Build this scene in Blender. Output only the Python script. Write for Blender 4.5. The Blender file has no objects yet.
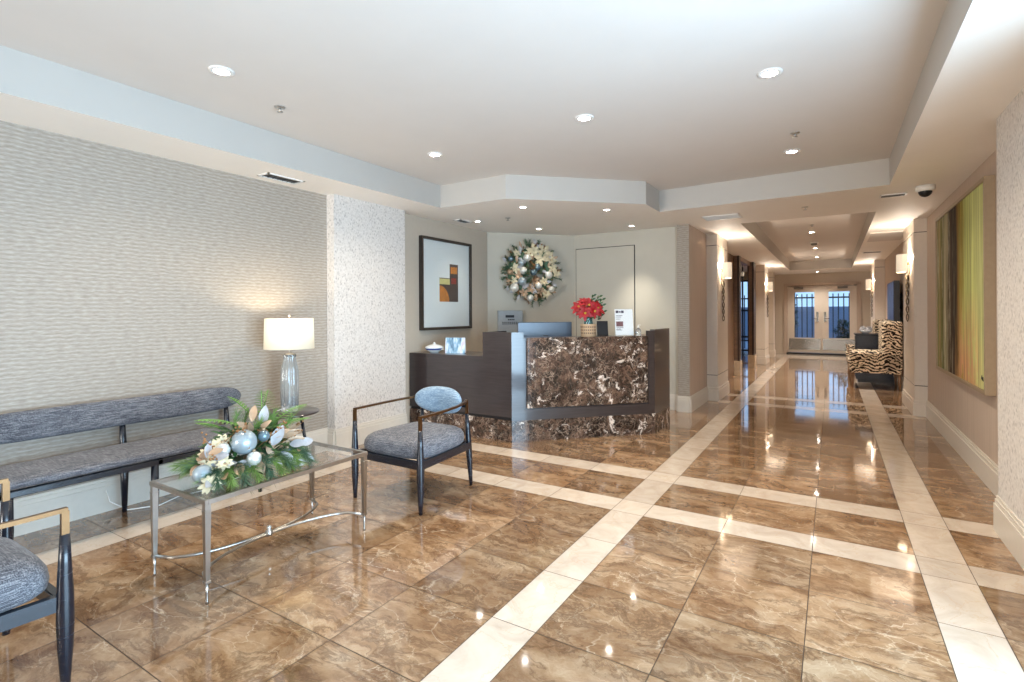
import bpy, bmesh, math, random
from mathutils import Vector, Matrix
PI = math.pi
random.seed(7)
SC = bpy.context.scene
COL = SC.collection

# ------------------------------------------------------------------ camera, world, big lights, exposure
YAW, ROLL, EYE = 0.5545, -0.005, 1.30
cam_data = bpy.data.cameras.new('camera')
cam = bpy.data.objects.new('camera', cam_data); COL.objects.link(cam)
cam.location = (0, 0, EYE)
cam.rotation_euler = (Matrix.Rotation(YAW, 3, 'Z') @ Matrix.Rotation(PI/2, 3, 'X') @ Matrix.Rotation(ROLL, 3, 'Z')).to_euler()
cam_data.sensor_width = 36.0
cam_data.lens = 517.5/1024*36
cam_data.shift_y = -(341-312.6)/1024
cam_data.clip_start = 0.05
SC.camera = cam

world = bpy.data.worlds.new('sky'); SC.world = world
world.use_nodes = True
wn = world.node_tree
bg = wn.nodes['Background']
bg.inputs[0].default_value = (0.36, 0.60, 0.95, 1)
bg.inputs[1].default_value = 0.9

def area(name, loc, rot, sx, sy, power, color, spread=PI):
    d = bpy.data.lights.new(name, 'AREA'); d.shape = 'RECTANGLE'; d.size = sx; d.size_y = sy
    d.energy = power; d.color = color; d.spread = spread
    o = bpy.data.objects.new(name, d); COL.objects.link(o); o.location = loc; o.rotation_euler = rot
    return o
# daylight coming in through the glazed entrance on the right and the front glazing behind the camera
area('daylight_entrance', (1.25, 0.85, 0.95), (0, PI/2+.14, 0), 1.6, 3.2, 185, (0.55, 0.79, 1.0))
area('daylight_front', (-3.15, -5.7, 1.30), (PI/2+.25, 0, -.15), 1.75, 1.9, 210, (1.0, 0.97, 0.92))
SC.view_settings.view_transform = 'Standard'
SC.view_settings.look = 'None'
SC.view_settings.gamma = 1.0
SC.view_settings.use_curve_mapping = False
SC.view_settings.exposure = 0.75
SC.cycles.max_bounces = 10
SC.cycles.diffuse_bounces = 6
SC.cycles.transparent_max_bounces = 16
SC.cycles.sample_clamp_indirect = 6.0
SC.cycles.caustics_reflective = True
SC.cycles.caustics_refractive = False

# ------------------------------------------------------------------ helpers
def lin(r, g, b):
    f = lambda c: (c/255/12.92) if c/255 <= .04045 else ((c/255+.055)/1.055)**2.4
    return (f(r), f(g), f(b), 1)

class MB:
    """collects shapes; build() links them as one mesh object"""
    def __init__(s): s.v = []; s.f = []; s.m = []; s.sm = []
    def add(s, vs, fs, m=0, smooth=False):
        b = len(s.v); s.v += [tuple(p) for p in vs]
        for f in fs: s.f.append([b+i for i in f]); s.m.append(m); s.sm.append(smooth)
        return s
    def box(s, x0, x1, y0, y1, z0, z1, bev=0, m=0, mat=None, seg=2):
        if x0 > x1: x0, x1 = x1, x0
        if y0 > y1: y0, y1 = y1, y0
        bm = bmesh.new(); bmesh.ops.create_cube(bm, size=1)
        for v in bm.verts:
            v.co = Vector(((x0+x1)/2+v.co.x*(x1-x0), (y0+y1)/2+v.co.y*(y1-y0), (z0+z1)/2+v.co.z*(z1-z0)))
        if bev: bmesh.ops.bevel(bm, geom=bm.edges[:], offset=bev, segments=seg, profile=.5, affect='EDGES')
        if mat is not None: bmesh.ops.transform(bm, matrix=mat, verts=bm.verts)
        return s.bm(bm, m, False)
    def bm(s, bm, m=0, smooth=False):
        bm.verts.index_update()
        s.add([v.co[:] for v in bm.verts], [[v.index for v in f.verts] for f in bm.faces], m, smooth); bm.free()
        return s
    def prism(s, poly, z0, z1, m=0):
        n = len(poly)
        a = sum(poly[i][0]*poly[(i+1)%n][1]-poly[(i+1)%n][0]*poly[i][1] for i in range(n))
        if a < 0: poly = poly[::-1]
        vs = [(x, y, z0) for x, y in poly]+[(x, y, z1) for x, y in poly]
        fs = [list(range(n))[::-1], list(range(n, 2*n))]+[[i, (i+1)%n, n+(i+1)%n, n+i] for i in range(n)]
        return s.add(vs, fs, m)
    def tube(s, pts, r, n=10, m=0, cap=True, closed=False, sq=None, smooth=True):
        pts = [Vector(p) for p in pts]; k = len(pts)
        rs = r if isinstance(r, (list, tuple)) else [r]*k
        vs = []; fs = []; prev = None
        for i, p in enumerate(pts):
            if closed: t = pts[(i+1)%k]-pts[i-1]
            else: t = pts[min(i+1, k-1)]-pts[max(i-1, 0)]
            t.normalize()
            if prev is None:
                a = Vector((0, 0, 1)) if abs(t.z) < .9 else Vector((1, 0, 0))
                u = a.cross(t).normalized()
            else:
                u = (prev-t*prev.dot(t)); u = u.normalized() if u.length > 1e-6 else t.orthogonal().normalized()
            prev = u; w = t.cross(u)
            for j in range(n):
                an = 2*PI*j/n
                if sq:   # rectangular section sq=(half u, half w)
                    cx = [(1, 1), (-1, 1), (-1, -1), (1, -1)][j]
                    vs.append(p+u*cx[0]*sq[0]+w*cx[1]*sq[1])
                else: vs.append(p+(u*math.cos(an)+w*math.sin(an))*rs[i])
        for i in range(k if closed else k-1):
            for j in range(n):
                a, b = i*n+j, i*n+(j+1)%n; c, d = ((i+1)%k)*n+(j+1)%n, ((i+1)%k)*n+j
                fs.append([a, b, c, d])
        if cap and not closed: fs += [list(range(n))[::-1], list(range((k-1)*n, k*n))]
        return s.add(vs, fs, m, smooth and not sq)
    def bar(s, pts, hu, hw, m=0): return s.tube(pts, 1, 4, m, sq=(hu, hw))
    def lathe(s, prof, c=(0, 0, 0), n=28, m=0, smooth=True, mat=None, ripple=0, rn=0):
        vs = []; fs = []
        for r, z in prof:
            for j in range(n):
                a = 2*PI*j/n; q = r*(1+ripple*math.cos(rn*a)) if ripple else r
                v = Vector((q*math.cos(a), q*math.sin(a), z))
                if mat is not None: v = mat @ v
                vs.append((c[0]+v.x, c[1]+v.y, c[2]+v.z))
        k = len(prof)
        for i in range(k-1):
            for j in range(n): fs.append([i*n+j, i*n+(j+1)%n, (i+1)*n+(j+1)%n, (i+1)*n+j])
        if prof[0][0] > 1e-5: fs.append(list(range(n))[::-1])
        if prof[-1][0] > 1e-5: fs.append(list(range((k-1)*n, k*n)))
        return s.add(vs, fs, m, smooth)
    def ball(s, c, r, n=14, sx=1, sy=1, sz=1, m=0):
        prof = [(max(1e-6, r*math.sin(PI*i/n)), -r*math.cos(PI*i/n)) for i in range(n+1)]
        return s.lathe(prof, c, max(8, int(n*1.5)), m, mat=Matrix.Diagonal((sx, sy, sz)))
    def leaf(s, p, d, nrm, L, W, curl=.25, seg=5, m=0, fold=.12, prof=.8):
        p = Vector(p); d = Vector(d).normalized(); nrm = Vector(nrm); sd = d.cross(nrm)
        if sd.length < 1e-4: sd = d.orthogonal()
        sd.normalize(); nn = sd.cross(d).normalized()
        vs = []; fs = []
        for i in range(seg+1):
            t = i/seg; w = W/2*max(.02, math.sin(PI*min(1, t*.94+.03))**prof)
            c = p+d*(L*t)-nn*(curl*L*t*t)
            vs += [c-sd*w+nn*(fold*w), c, c+sd*w+nn*(fold*w)]
        for i in range(seg):
            a = i*3
            fs += [[a, a+1, a+4, a+3], [a+1, a+2, a+5, a+4]]
        return s.add(vs, fs, m, True)
    def needle(s, p, d, L, r=.0016, m=0):
        p = Vector(p); d = Vector(d).normalized(); u = d.orthogonal().normalized(); w = d.cross(u)
        b = [p+(u*math.cos(a)+w*math.sin(a))*r for a in (0, 2.1, 4.2)]
        return s.add(b+[p+d*L], [[0, 1, 3], [1, 2, 3], [2, 0, 3]], m, False)
    def spray(s, p, d, L, nl=.05, cnt=70, spread=.9, droop=.15, r=.0016, m=0):
        p = Vector(p); d = Vector(d).normalized(); pts = []
        for i in range(6):
            t = i/5; pts.append(p+d*(L*t)-Vector((0, 0, 1))*(droop*L*t*t))
        s.tube(pts, [.003]*5+[.001], 5, m)
        for k in range(cnt):
            t = random.uniform(.08, 1); i = min(4, int(t*5)); q = pts[i].lerp(pts[i+1], t*5-i)
            ax = (pts[i+1]-pts[i]).normalized(); u = ax.orthogonal().normalized(); w = ax.cross(u); a = random.uniform(0, 2*PI)
            s.needle(q, ax+(u*math.cos(a)+w*math.sin(a))*spread, nl*random.uniform(.7, 1.15), r, m)
        return s
    def build(s, name, mats, parent=None, world=False, auto=False):
        me = bpy.data.meshes.new(name)
        vs = s.v
        if world and parent is not None:
            L = parent.location; vs = [(x-L.x, y-L.y, z-L.z) for x, y, z in vs]
        me.from_pydata(vs, [], s.f)
        ms = mats if isinstance(mats, (list, tuple)) else [mats]
        for m in ms: me.materials.append(m)
        me.polygons.foreach_set('material_index', s.m)
        me.polygons.foreach_set('use_smooth', s.sm)
        me.update()
        o = bpy.data.objects.new(name, me); COL.objects.link(o)
        if auto:
            md = o.modifiers.new('edges', 'EDGE_SPLIT'); md.split_angle = math.radians(auto)
        if parent is not None: o.parent = parent
        return o

def tag(o, label, cat, group=None, kind=None):
    o['label'] = label; o['category'] = cat
    if group: o['group'] = group
    if kind: o['kind'] = kind
    return o
def thing(name, label, cat, loc=(0, 0, 0), rz=0, group=None):
    o = bpy.data.objects.new(name, None); COL.objects.link(o)
    o.empty_display_size = .1
    o.location = loc; o.rotation_euler = (0, 0, rz)
    return tag(o, label, cat, group)
def struct(name, mb, mats, auto=False):
    o = mb.build(name, mats, auto=auto); o['kind'] = 'structure'; return o
def dup(root, loc, rz, label, group=None):
    r = root.copy(); COL.objects.link(r); r.location = loc; r.rotation_euler = (0, 0, rz); r['label'] = label
    if group: r['group'] = group
    for ch in list(root.children):
        c = ch.copy(); COL.objects.link(c); c.parent = r
        for g in ch.children:
            d = g.copy(); COL.objects.link(d); d.parent = c
    return r

# ------------------------------------------------------------------ materials
class NT:
    def __init__(s, name):
        s.mat = bpy.data.materials.new(name); s.mat.use_nodes = True
        s.t = s.mat.node_tree; s.b = s.t.nodes['Principled BSDF']; s.out = s.t.nodes['Material Output']
    def n(s, typ, **kw):
        nd = s.t.nodes.new(typ)
        for k, v in kw.items(): setattr(nd, k, v)
        return nd
    def l(s, a, b): s.t.links.new(a, b)
    def inp(s, nd, k, v):
        if hasattr(v, 'is_output'): s.l(v, nd.inputs[k])
        else: nd.inputs[k].default_value = v
    def coord(s, kind='Object', scale=(1, 1, 1), rot=(0, 0, 0), loc=(0, 0, 0)):
        tc = s.n('ShaderNodeTexCoord'); mp = s.n('ShaderNodeMapping')
        s.l(tc.outputs[kind], mp.inputs[0])
        mp.inputs['Scale'].default_value = scale; mp.inputs['Rotation'].default_value = rot; mp.inputs['Location'].default_value = loc
        return mp.outputs[0]
    def noise(s, vec, scale, detail=4, rough=.55, dist=0):
        nd = s.n('ShaderNodeTexNoise'); s.l(vec, nd.inputs['Vector'])
        nd.inputs['Scale'].default_value = scale; nd.inputs['Detail'].default_value = detail
        nd.inputs['Roughness'].default_value = rough; nd.inputs['Distortion'].default_value = dist
        return nd
    def voro(s, vec, scale, feature='F1'):
        nd = s.n('ShaderNodeTexVoronoi'); nd.feature = feature; s.l(vec, nd.inputs['Vector']); nd.inputs['Scale'].default_value = scale
        return nd
    def ramp(s, fac, stops, interp='LINEAR'):
        nd = s.n('ShaderNodeValToRGB'); s.l(fac, nd.inputs[0]); cr = nd.color_ramp; cr.interpolation = interp
        while len(cr.elements) < len(stops): cr.elements.new(.5)
        for e, (p, c) in zip(cr.elements, stops):
            e.position = p; e.color = c if len(c) == 4 else (*c, 1)
        return nd.outputs[0]
    def mix(s, fac, a, b, blend='MIX'):
        nd = s.n('ShaderNodeMix'); nd.data_type = 'RGBA'; nd.blend_type = blend
        s.inp(nd, 0, fac); s.inp(nd, 6, a); s.inp(nd, 7, b); return nd.outputs[2]
    def math(s, op, a, b=0.0, c=0.0):
        nd = s.n('ShaderNodeMath'); nd.operation = op; s.inp(nd, 0, a); s.inp(nd, 1, b); s.inp(nd, 2, c); return nd.outputs[0]
    def vadd(s, a, b):
        nd = s.n('ShaderNodeVectorMath'); nd.operation = 'ADD'; s.inp(nd, 0, a); s.inp(nd, 1, b); return nd.outputs[0]
    def vscale(s, a, k):
        nd = s.n('ShaderNodeVectorMath'); nd.operation = 'SCALE'; s.l(a, nd.inputs[0]); nd.inputs['Scale'].default_value = k; return nd.outputs[0]
    def sep(s, v):
        nd = s.n('ShaderNodeSeparateXYZ'); s.l(v, nd.inputs[0]); return nd.outputs
    def comb(s, x, y, z):
        nd = s.n('ShaderNodeCombineXYZ'); s.inp(nd, 0, x); s.inp(nd, 1, y); s.inp(nd, 2, z); return nd.outputs[0]
    def bump(s, h, strength=.3, dist=.01):
        nd = s.n('ShaderNodeBump'); s.l(h, nd.inputs['Height']); nd.inputs['Strength'].default_value = strength; nd.inputs['Distance'].default_value = dist
        s.l(nd.outputs[0], s.b.inputs['Normal'])
    def set(s, color=None, rough=None, metal=None, spec=None, **kw):
        if color is not None: s.inp(s.b, 'Base Color', color)
        if rough is not None: s.inp(s.b, 'Roughness', rough)
        if metal is not None: s.b.inputs['Metallic'].default_value = metal
        if spec is not None: s.b.inputs['Specular IOR Level'].default_value = spec
        for k, v in kw.items(): s.inp(s.b, k.replace('_', ' '), v)
        return s

def plain(name, c, rough=.5, metal=0, spec=.5, nz=.06, scale=30, bump=0):
    """one colour with a little noise in value and gloss"""
    t = NT(name); v = t.coord()
    nd = t.noise(v, scale, 4)
    a = tuple(x*(1-nz) for x in c[:3])+(1,); b = tuple(min(1, x*(1+nz)) for x in c[:3])+(1,)
    t.set(t.ramp(nd.outputs[0], [(.3, a), (.7, b)]), rough, metal, spec)
    if bump: t.bump(nd.outputs[0], bump, .004)
    return t.mat

def brown_marble():
    t = NT('brown_marble'); p = t.coord()
    at = t.n('ShaderNodeAttribute'); at.attribute_name = 'tile'
    v = t.vadd(p, t.vscale(at.outputs['Vector'], 37.0))
    sx, sy, sz = t.sep(at.outputs['Vector'])
    warp = t.noise(v, 2.6, 5, .6, 1.2)
    v2 = t.vadd(v, t.vscale(warp.outputs['Color'], .22))
    mp = t.n('ShaderNodeMapping'); t.l(v2, mp.inputs[0]); mp.inputs['Scale'].default_value = (1.0, 2.6, 1); mp.inputs['Rotation'].default_value = (0, 0, .5)
    v3 = mp.outputs[0]
    base = t.noise(v3, 2.4, 12, .70, .25)
    col = t.ramp(base.outputs[0], [(.28, lin(90, 60, 38)), (.42, lin(128, 95, 66)), (.55, lin(156, 124, 93)), (.72, lin(192, 166, 136))])
    cl = t.noise(v2, 5, 10, .74, .1)
    col = t.mix(t.ramp(cl.outputs[0], [(.48, (0, 0, 0)), (.72, (.42, .42, .42))]), col, lin(200, 178, 150))
    ve = t.voro(v3, 2.6, 'DISTANCE_TO_EDGE')
    vm = t.math('MULTIPLY', t.ramp(ve.outputs['Distance'], [(0, (1, 1, 1)), (.014, (0, 0, 0))]), t.ramp(t.noise(v, 2.6, 3).outputs[0], [(.42, (0, 0, 0)), (.62, (1, 1, 1))]))
    col = t.mix(t.math('MULTIPLY', vm, .5), col, lin(226, 208, 182))
    vf = t.voro(t.vadd(v2, t.vscale(cl.outputs['Color'], .12)), 7.5, 'DISTANCE_TO_EDGE')
    vq = t.math('MULTIPLY', t.ramp(vf.outputs['Distance'], [(0, (1, 1, 1)), (.03, (0, 0, 0))]), t.ramp(t.noise(v, 4.2, 4).outputs[0], [(.48, (0, 0, 0)), (.64, (1, 1, 1))]))
    col = t.mix(t.math('MULTIPLY', vq, .5), col, lin(214, 192, 162))
    dv = t.noise(t.vadd(v3, (5, 2, 1)), 1.7, 10, .7, .6)
    dm = t.ramp(dv.outputs[0], [(.46, (0, 0, 0)), (.495, (.6, .6, .6)), (.53, (0, 0, 0))])
    col = t.mix(dm, col, lin(84, 56, 36))
    k = t.math('ADD', t.math('MULTIPLY', sy, .36), .77)
    col = t.mix(1.0, col, t.comb(k, k, k), 'MULTIPLY')
    t.set(col, t.math('ADD', t.math('MULTIPLY', cl.outputs[0], .06), .045), spec=.5)
    t.b.inputs['Coat Weight'].default_value = .5; t.b.inputs['Coat Roughness'].default_value = .03
    return t.mat
def cream_marble():
    t = NT('cream_marble'); p = t.coord()
    at = t.n('ShaderNodeAttribute'); at.attribute_name = 'tile'
    v = t.vadd(p, t.vscale(at.outputs['Vector'], 23.0)); sx, sy, sz = t.sep(at.outputs['Vector'])
    nd = t.noise(v, 5, 8, .62, 1.0)
    col = t.ramp(nd.outputs[0], [(.3, lin(188, 170, 152)), (.52, lin(203, 187, 170)), (.75, lin(214, 200, 184))])
    vv = t.voro(t.vadd(v, t.vscale(nd.outputs['Color'], .3)), 4, 'DISTANCE_TO_EDGE')
    col = t.mix(t.ramp(vv.outputs['Distance'], [(0, (.45, .45, .45)), (.02, (0, 0, 0))]), col, lin(190, 160, 130))
    k = t.math('ADD', t.math('MULTIPLY', sy, .14), .9)
    col = t.mix(1.0, col, t.comb(k, k, k), 'MULTIPLY')
    t.set(col, .07, spec=.5); return t.mat
def dark_marble():
    t = NT('dark_veined_marble'); p = t.coord()
    w = t.noise(p, 5, 6, .65, 1.5)
    v = t.vadd(p, t.vscale(w.outputs['Color'], .22))
    n1 = t.noise(v, 7, 9, .7, 1.0)
    col = t.ramp(n1.outputs[0], [(.36, lin(16, 12, 11)), (.47, lin(40, 29, 25)), (.58, lin(88, 66, 54)), (.74, lin(140, 112, 94))])
    a = t.voro(v, 15, 'DISTANCE_TO_EDGE'); b = t.voro(t.vadd(v, (3.1, 1.7, .3)), 34, 'DISTANCE_TO_EDGE')
    am = t.math('MULTIPLY', t.ramp(a.outputs['Distance'], [(0, (1, 1, 1)), (.05, (0, 0, 0))]), t.ramp(t.noise(p, 6, 4).outputs[0], [(.40, (0, 0, 0)), (.62, (1, 1, 1))]))
    bm_ = t.math('MULTIPLY', t.ramp(b.outputs['Distance'], [(0, (1, 1, 1)), (.06, (0, 0, 0))]), t.ramp(t.noise(p, 9, 4).outputs[0], [(.38, (0, 0, 0)), (.66, (1, 1, 1))]))
    col = t.mix(t.math('MULTIPLY', bm_, .75), col, lin(158, 130, 108))
    col = t.mix(t.math('MULTIPLY', am, .8), col, lin(196, 172, 152))
    wh = t.noise(t.vadd(v, (7, 3, 9)), 5.5, 7, .72, 1.4)
    col = t.mix(t.ramp(wh.outputs[0], [(.575, (0, 0, 0)), (.62, (1, 1, 1))]), col, lin(222, 208, 196))
    t.set(col, .09, spec=.5); return t.mat
def woven_wall():
    t = NT('woven_wallcovering'); p = t.coord()
    x, y, z = t.sep(p)
    xy = t.math('ADD', x, y)
    wob = t.noise(t.comb(0.0, t.math('MULTIPLY', xy, 7.0), t.math('MULTIPLY', z, 9.0)), 1, 3, .6)
    fib = t.noise(t.comb(0.0, t.math('MULTIPLY', xy, 22.0), t.math('MULTIPLY', z, 130.0)), 1, 2, .6)
    ph = t.math('ADD', t.math('MULTIPLY', z, 240.0), t.math('MULTIPLY', wob.outputs[0], 6.0))
    ph = t.math('ADD', ph, t.math('MULTIPLY', t.math('SINE', t.math('MULTIPLY', xy, 62.0)), .32))
    s = t.math('ADD', t.math('MULTIPLY', t.math('SINE', ph), .5), .5)
    big = t.noise(p, 1.3, 3)
    f = t.math('ADD', t.math('MULTIPLY', s, .2), t.math('MULTIPLY', fib.outputs[0], .8))
    col = t.ramp(f, [(.3, lin(148, 137, 125)), (.5, lin(164, 154, 142)), (.7, lin(181, 172, 161))])
    col = t.mix(t.math('MULTIPLY', big.outputs[0], .12), col, lin(150, 140, 128))
    t.set(col, .62, spec=.35); t.bump(f, .10, .002); return t.mat
def speck_wall():
    t = NT('speckled_wallcovering'); v = t.coord(scale=(70, 70, 30))
    vo = t.voro(v, 1.0); n1 = t.noise(v, .7, 3)
    m = t.math('MULTIPLY', t.ramp(vo.outputs['Distance'], [(.22, (1, 1, 1)), (.42, (0, 0, 0))]), t.ramp(n1.outputs[0], [(.36, (0, 0, 0)), (.55, (1, 1, 1))]))
    q = t.noise(t.coord(scale=(30, 30, 60)), 1, 3)
    base = t.ramp(q.outputs[0], [(.3, lin(206, 199, 192)), (.7, lin(224, 218, 212))])
    t.set(t.mix(t.math('MULTIPLY', m, .6), base, lin(140, 130, 126)), .7, spec=.3); t.bump(vo.outputs['Distance'], .25, .004); return t.mat
def strie_wall(name, a, b):
    t = NT(name); v = t.coord(scale=(70, 70, 1.2))
    nd = t.noise(v, 1, 3, .6)
    t.set(t.ramp(nd.outputs[0], [(.3, a), (.7, b)]), .6, spec=.3); t.bump(nd.outputs[0], .08, .003); return t.mat
def fabric(name, a, b, c, bump=.4):
    t = NT(name); p = t.coord()
    n1 = t.noise(t.coord(scale=(14, 320, 320)), 1, 2, .6); n2 = t.noise(t.coord(scale=(320, 14, 320)), 1, 2, .6); n3 = t.noise(p, 9, 5, .6)
    f = t.math('ADD', t.math('MULTIPLY', n1.outputs[0], .5), t.math('MULTIPLY', n2.outputs[0], .5))
    f = t.math('ADD', t.math('MULTIPLY', f, .88), t.math('MULTIPLY', n3.outputs[0], .12))
    t.set(t.ramp(f, [(.40, a), (.5, b), (.60, c)]), .85, spec=.25)
    t.b.inputs['Sheen Weight'].default_value = .1; t.b.inputs['Sheen Roughness'].default_value = .4
    t.bump(f, bump, .003); return t.mat
def wood(name, a, b, rough=.34, spec=.5, sc=(3, 3, 40)):
    t = NT(name); v = t.coord(scale=sc)
    nd = t.noise(v, 1.5, 5, .6, .6)
    t.set(t.ramp(nd.outputs[0], [(.3, a), (.7, b)]), t.math('ADD', t.math('MULTIPLY', nd.outputs[0], .1), rough-.05), spec=spec); return t.mat
def thin_glass(name, tint=(.985, .992, .99, 1), refl=.10):
    t = NT(name); t.t.nodes.remove(t.b)
    tr = t.n('ShaderNodeBsdfTransparent'); tr.inputs[0].default_value = tint
    gl = t.n('ShaderNodeBsdfGlossy'); gl.inputs['Roughness'].default_value = .02
    lw = t.n('ShaderNodeLayerWeight')
    wob = t.noise(t.coord(), 2.0, 2); bp = t.n('ShaderNodeBump'); bp.inputs['Strength'].default_value = .01
    t.l(wob.outputs[0], bp.inputs['Height']); t.l(bp.outputs[0], gl.inputs['Normal'])
    mx = t.n('ShaderNodeMixShader'); t.l(t.math('ADD', t.math('MULTIPLY', t.math('POWER', lw.outputs[1], 5.0), .9), refl*.35), mx.inputs[0]); t.l(tr.outputs[0], mx.inputs[1]); t.l(gl.outputs[0], mx.inputs[2])
    t.l(mx.outputs[0], t.out.inputs[0]); return t.mat
def solid_glass(name, tint):
    t = NT(name); nd = t.noise(t.coord(), 40, 2)
    t.set(t.ramp(nd.outputs[0], [(.3, tint), (.7, tuple(min(1, c*1.04) for c in tint[:3])+(1,))]), .03)
    t.b.inputs['Transmission Weight'].default_value = .85; t.b.inputs['IOR'].default_value = 1.45; return t.mat
def glow(name, base, color, strength, weave=0):
    t = NT(name); nd = t.noise(t.coord(scale=(120, 120, 120)), 1, 3)
    t.set(base, .8, spec=.2)
    k = tuple(c*.93 for c in color[:3])+(1,)
    t.l(t.ramp(nd.outputs[0], [(.3, k), (.7, color)]), t.b.inputs['Emission Color']); t.b.inputs['Emission Strength'].default_value = strength; return t.mat
def zebra():
    t = NT('zebra_stripe_fabric'); p = t.coord(); x, y, z = t.sep(p)
    w = t.noise(p, 6, 4, .6, 1.0)
    h = t.math('ADD', t.math('ABSOLUTE', t.math('SUBTRACT', t.math('FRACT', t.math('ADD', t.math('MULTIPLY', x, 2.6), t.math('MULTIPLY', y, 2.6))), .5)), 0.0)
    ph = t.math('ADD', t.math('MULTIPLY', z, 115.0), t.math('MULTIPLY', h, 22.0))
    ph = t.math('ADD', ph, t.math('MULTIPLY', w.outputs[0], 26.0))
    s = t.math('ADD', t.math('MULTIPLY', t.math('SINE', ph), .5), .5)
    t.set(t.ramp(s, [(.38, lin(28, 22, 20)), (.5, lin(120, 84, 52)), (.62, lin(224, 204, 176))]), .8, spec=.2); return t.mat
def abstract_canvas():
    t = NT('abstract_canvas'); p = t.coord(); x, y, z = t.sep(p)
    # local y runs from the near edge (0) to the far edge (2.06); local z from 0 to 1.57
    st = t.noise(t.comb(0.0, t.math('MULTIPLY', y, 7.0), t.math('MULTIPLY', z, .9)), 1, 6, .7)
    u = t.math('ADD', t.math('SUBTRACT', 1.0, t.math('DIVIDE', y, 2.06)), t.math('MULTIPLY', t.math('SUBTRACT', st.outputs[0], .5), .30))
    col = t.ramp(u, [(0, lin(120, 128, 78)), (.08, lin(166, 146, 96)), (.16, lin(104, 110, 62)), (.25, lin(176, 166, 132)), (.33, lin(78, 62, 44)), (.45, lin(52, 42, 36)), (.52, lin(134, 102, 46)), (.58, lin(150, 132, 60)), (.64, lin(178, 182, 108)), (.8, lin(196, 200, 128)), (1, lin(206, 208, 144))])
    sp = t.noise(t.comb(0.0, t.math('MULTIPLY', y, 7.0), t.math('MULTIPLY', z, 2.2)), 1, 6, .75, .4)
    zz = t.ramp(t.math('DIVIDE', z, 1.57), [(.1, (1, 1, 1)), (.5, (0, 0, 0))])
    um = t.ramp(u, [(.45, (0, 0, 0)), (.6, (1, 1, 1)), (.78, (1, 1, 1)), (.95, (0, 0, 0))])
    m = t.math('MULTIPLY', t.math('MULTIPLY', zz, um), t.ramp(sp.outputs[0], [(.40, (0, 0, 0)), (.48, (1, 1, 1))]))
    col = t.mix(t.math('MULTIPLY', m, .9), col, lin(206, 152, 112))
    wt = t.ramp(t.noise(t.comb(2.0, t.math('MULTIPLY', y, 9.0), t.math('MULTIPLY', z, 1.2)), 1, 6, .7).outputs[0], [(.53, (0, 0, 0)), (.6, (.8, .8, .8))])
    col = t.mix(t.math('MULTIPLY', wt, t.ramp(u, [(.0, (1, 1, 1)), (.3, (1, 1, 1)), (.38, (.5, .5, .5)), (.5, (0, 0, 0))])), col, lin(206, 198, 170))
    k = t.ramp(t.noise(t.comb(5.0, t.math('MULTIPLY', y, 18.0), t.math('MULTIPLY', z, .7)), 1, 5, .7).outputs[0], [(.3, (.45, .45, .45)), (.5, (.9, .9, .9)), (.7, (1.25, 1.25, 1.25))])
    col = t.mix(1.0, col, k, 'MULTIPLY')
    t.set(col, .8, spec=.2); return t.mat
def tv_picture():
    t = NT('tv_picture'); p = t.coord(); nd = t.noise(p, 7, 4, .6)
    c = t.ramp(nd.outputs[0], [(.3, lin(20, 40, 90)), (.5, lin(70, 130, 210)), (.7, lin(190, 215, 240))])
    t.set(lin(10, 12, 20), .4, spec=.2); t.l(c, t.b.inputs['Emission Color']); t.b.inputs['Emission Strength'].default_value = .12; return t.mat
def winter_card():
    t = NT('winter_picture'); p = t.coord(scale=(22, 22, 6)); nd = t.noise(p, 1, 4, .6)
    t.set(t.ramp(nd.outputs[0], [(.32, lin(52, 84, 120)), (.46, lin(120, 166, 196)), (.58, lin(206, 220, 236)), (.7, lin(190, 176, 200))]), .4); return t.mat

M = {}
M['marble'] = brown_marble(); M['cream'] = cream_marble(); M['emperador'] = dark_marble()
M['grout'] = plain('grout', lin(70, 52, 40), .7)
M['woven'] = woven_wall(); M['speck'] = speck_wall()
M['strie'] = strie_wall('taupe_strie', lin(182, 164, 148), lin(198, 180, 165))
M['panel'] = plain('cream_paint', lin(206, 194, 180), .4, nz=.02)
M['beige'] = plain('beige_paint', lin(196, 190, 176), .6, nz=.015, scale=6)
M['tan'] = plain('tan_paint', lin(194, 182, 166), .6, nz=.02)
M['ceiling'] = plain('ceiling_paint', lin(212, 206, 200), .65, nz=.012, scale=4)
M['soffit'] = plain('soffit_paint_lightened', lin(240, 234, 226), .6, nz=.012, scale=4); M['fascia'] = plain('tray_fascia_paint_shaded', lin(186, 181, 174), .6, nz=.012, scale=4)  # one paint in two tones: light put into underside, shade into tray faces
M['base'] = plain('baseboard_paint', lin(214, 206, 194), .35, nz=.02)
M['stone'] = plain('tan_stone', lin(190, 166, 138), .25, nz=.08, scale=14)
M['espresso'] = wood('espresso_wood', lin(40, 33, 34), lin(54, 46, 47), .30, .5)
M['walnut'] = wood('walnut_wood', lin(104, 76, 54), lin(134, 102, 74), .35, .5); M['walnutdark'] = wood('dark_walnut_wood', lin(48, 34, 24), lin(64, 46, 32), .35, .5)
M['navy'] = wood('navy_lacquer', lin(12, 16, 26), lin(20, 26, 38), .26, .6)
for k_, w_ in (('espresso', .7), ('navy', .12)):
    b_ = M[k_].node_tree.nodes['Principled BSDF']; b_.inputs['Coat Weight'].default_value = w_; b_.inputs['Coat Roughness'].default_value = .08
M['black'] = plain('black_plastic', lin(26, 26, 30), .4)
M['reveal'] = plain('shadow_gap', lin(20, 16, 18), .5)
M['fabric'] = fabric('charcoal_weave', lin(52, 53, 60), lin(94, 95, 102), lin(146, 145, 148))
M['fabric_daylit'] = fabric('daylit_weave', lin(82, 104, 126), lin(122, 146, 168), lin(172, 188, 200))  # chair back weave with blue daylight put into its colour
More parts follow.
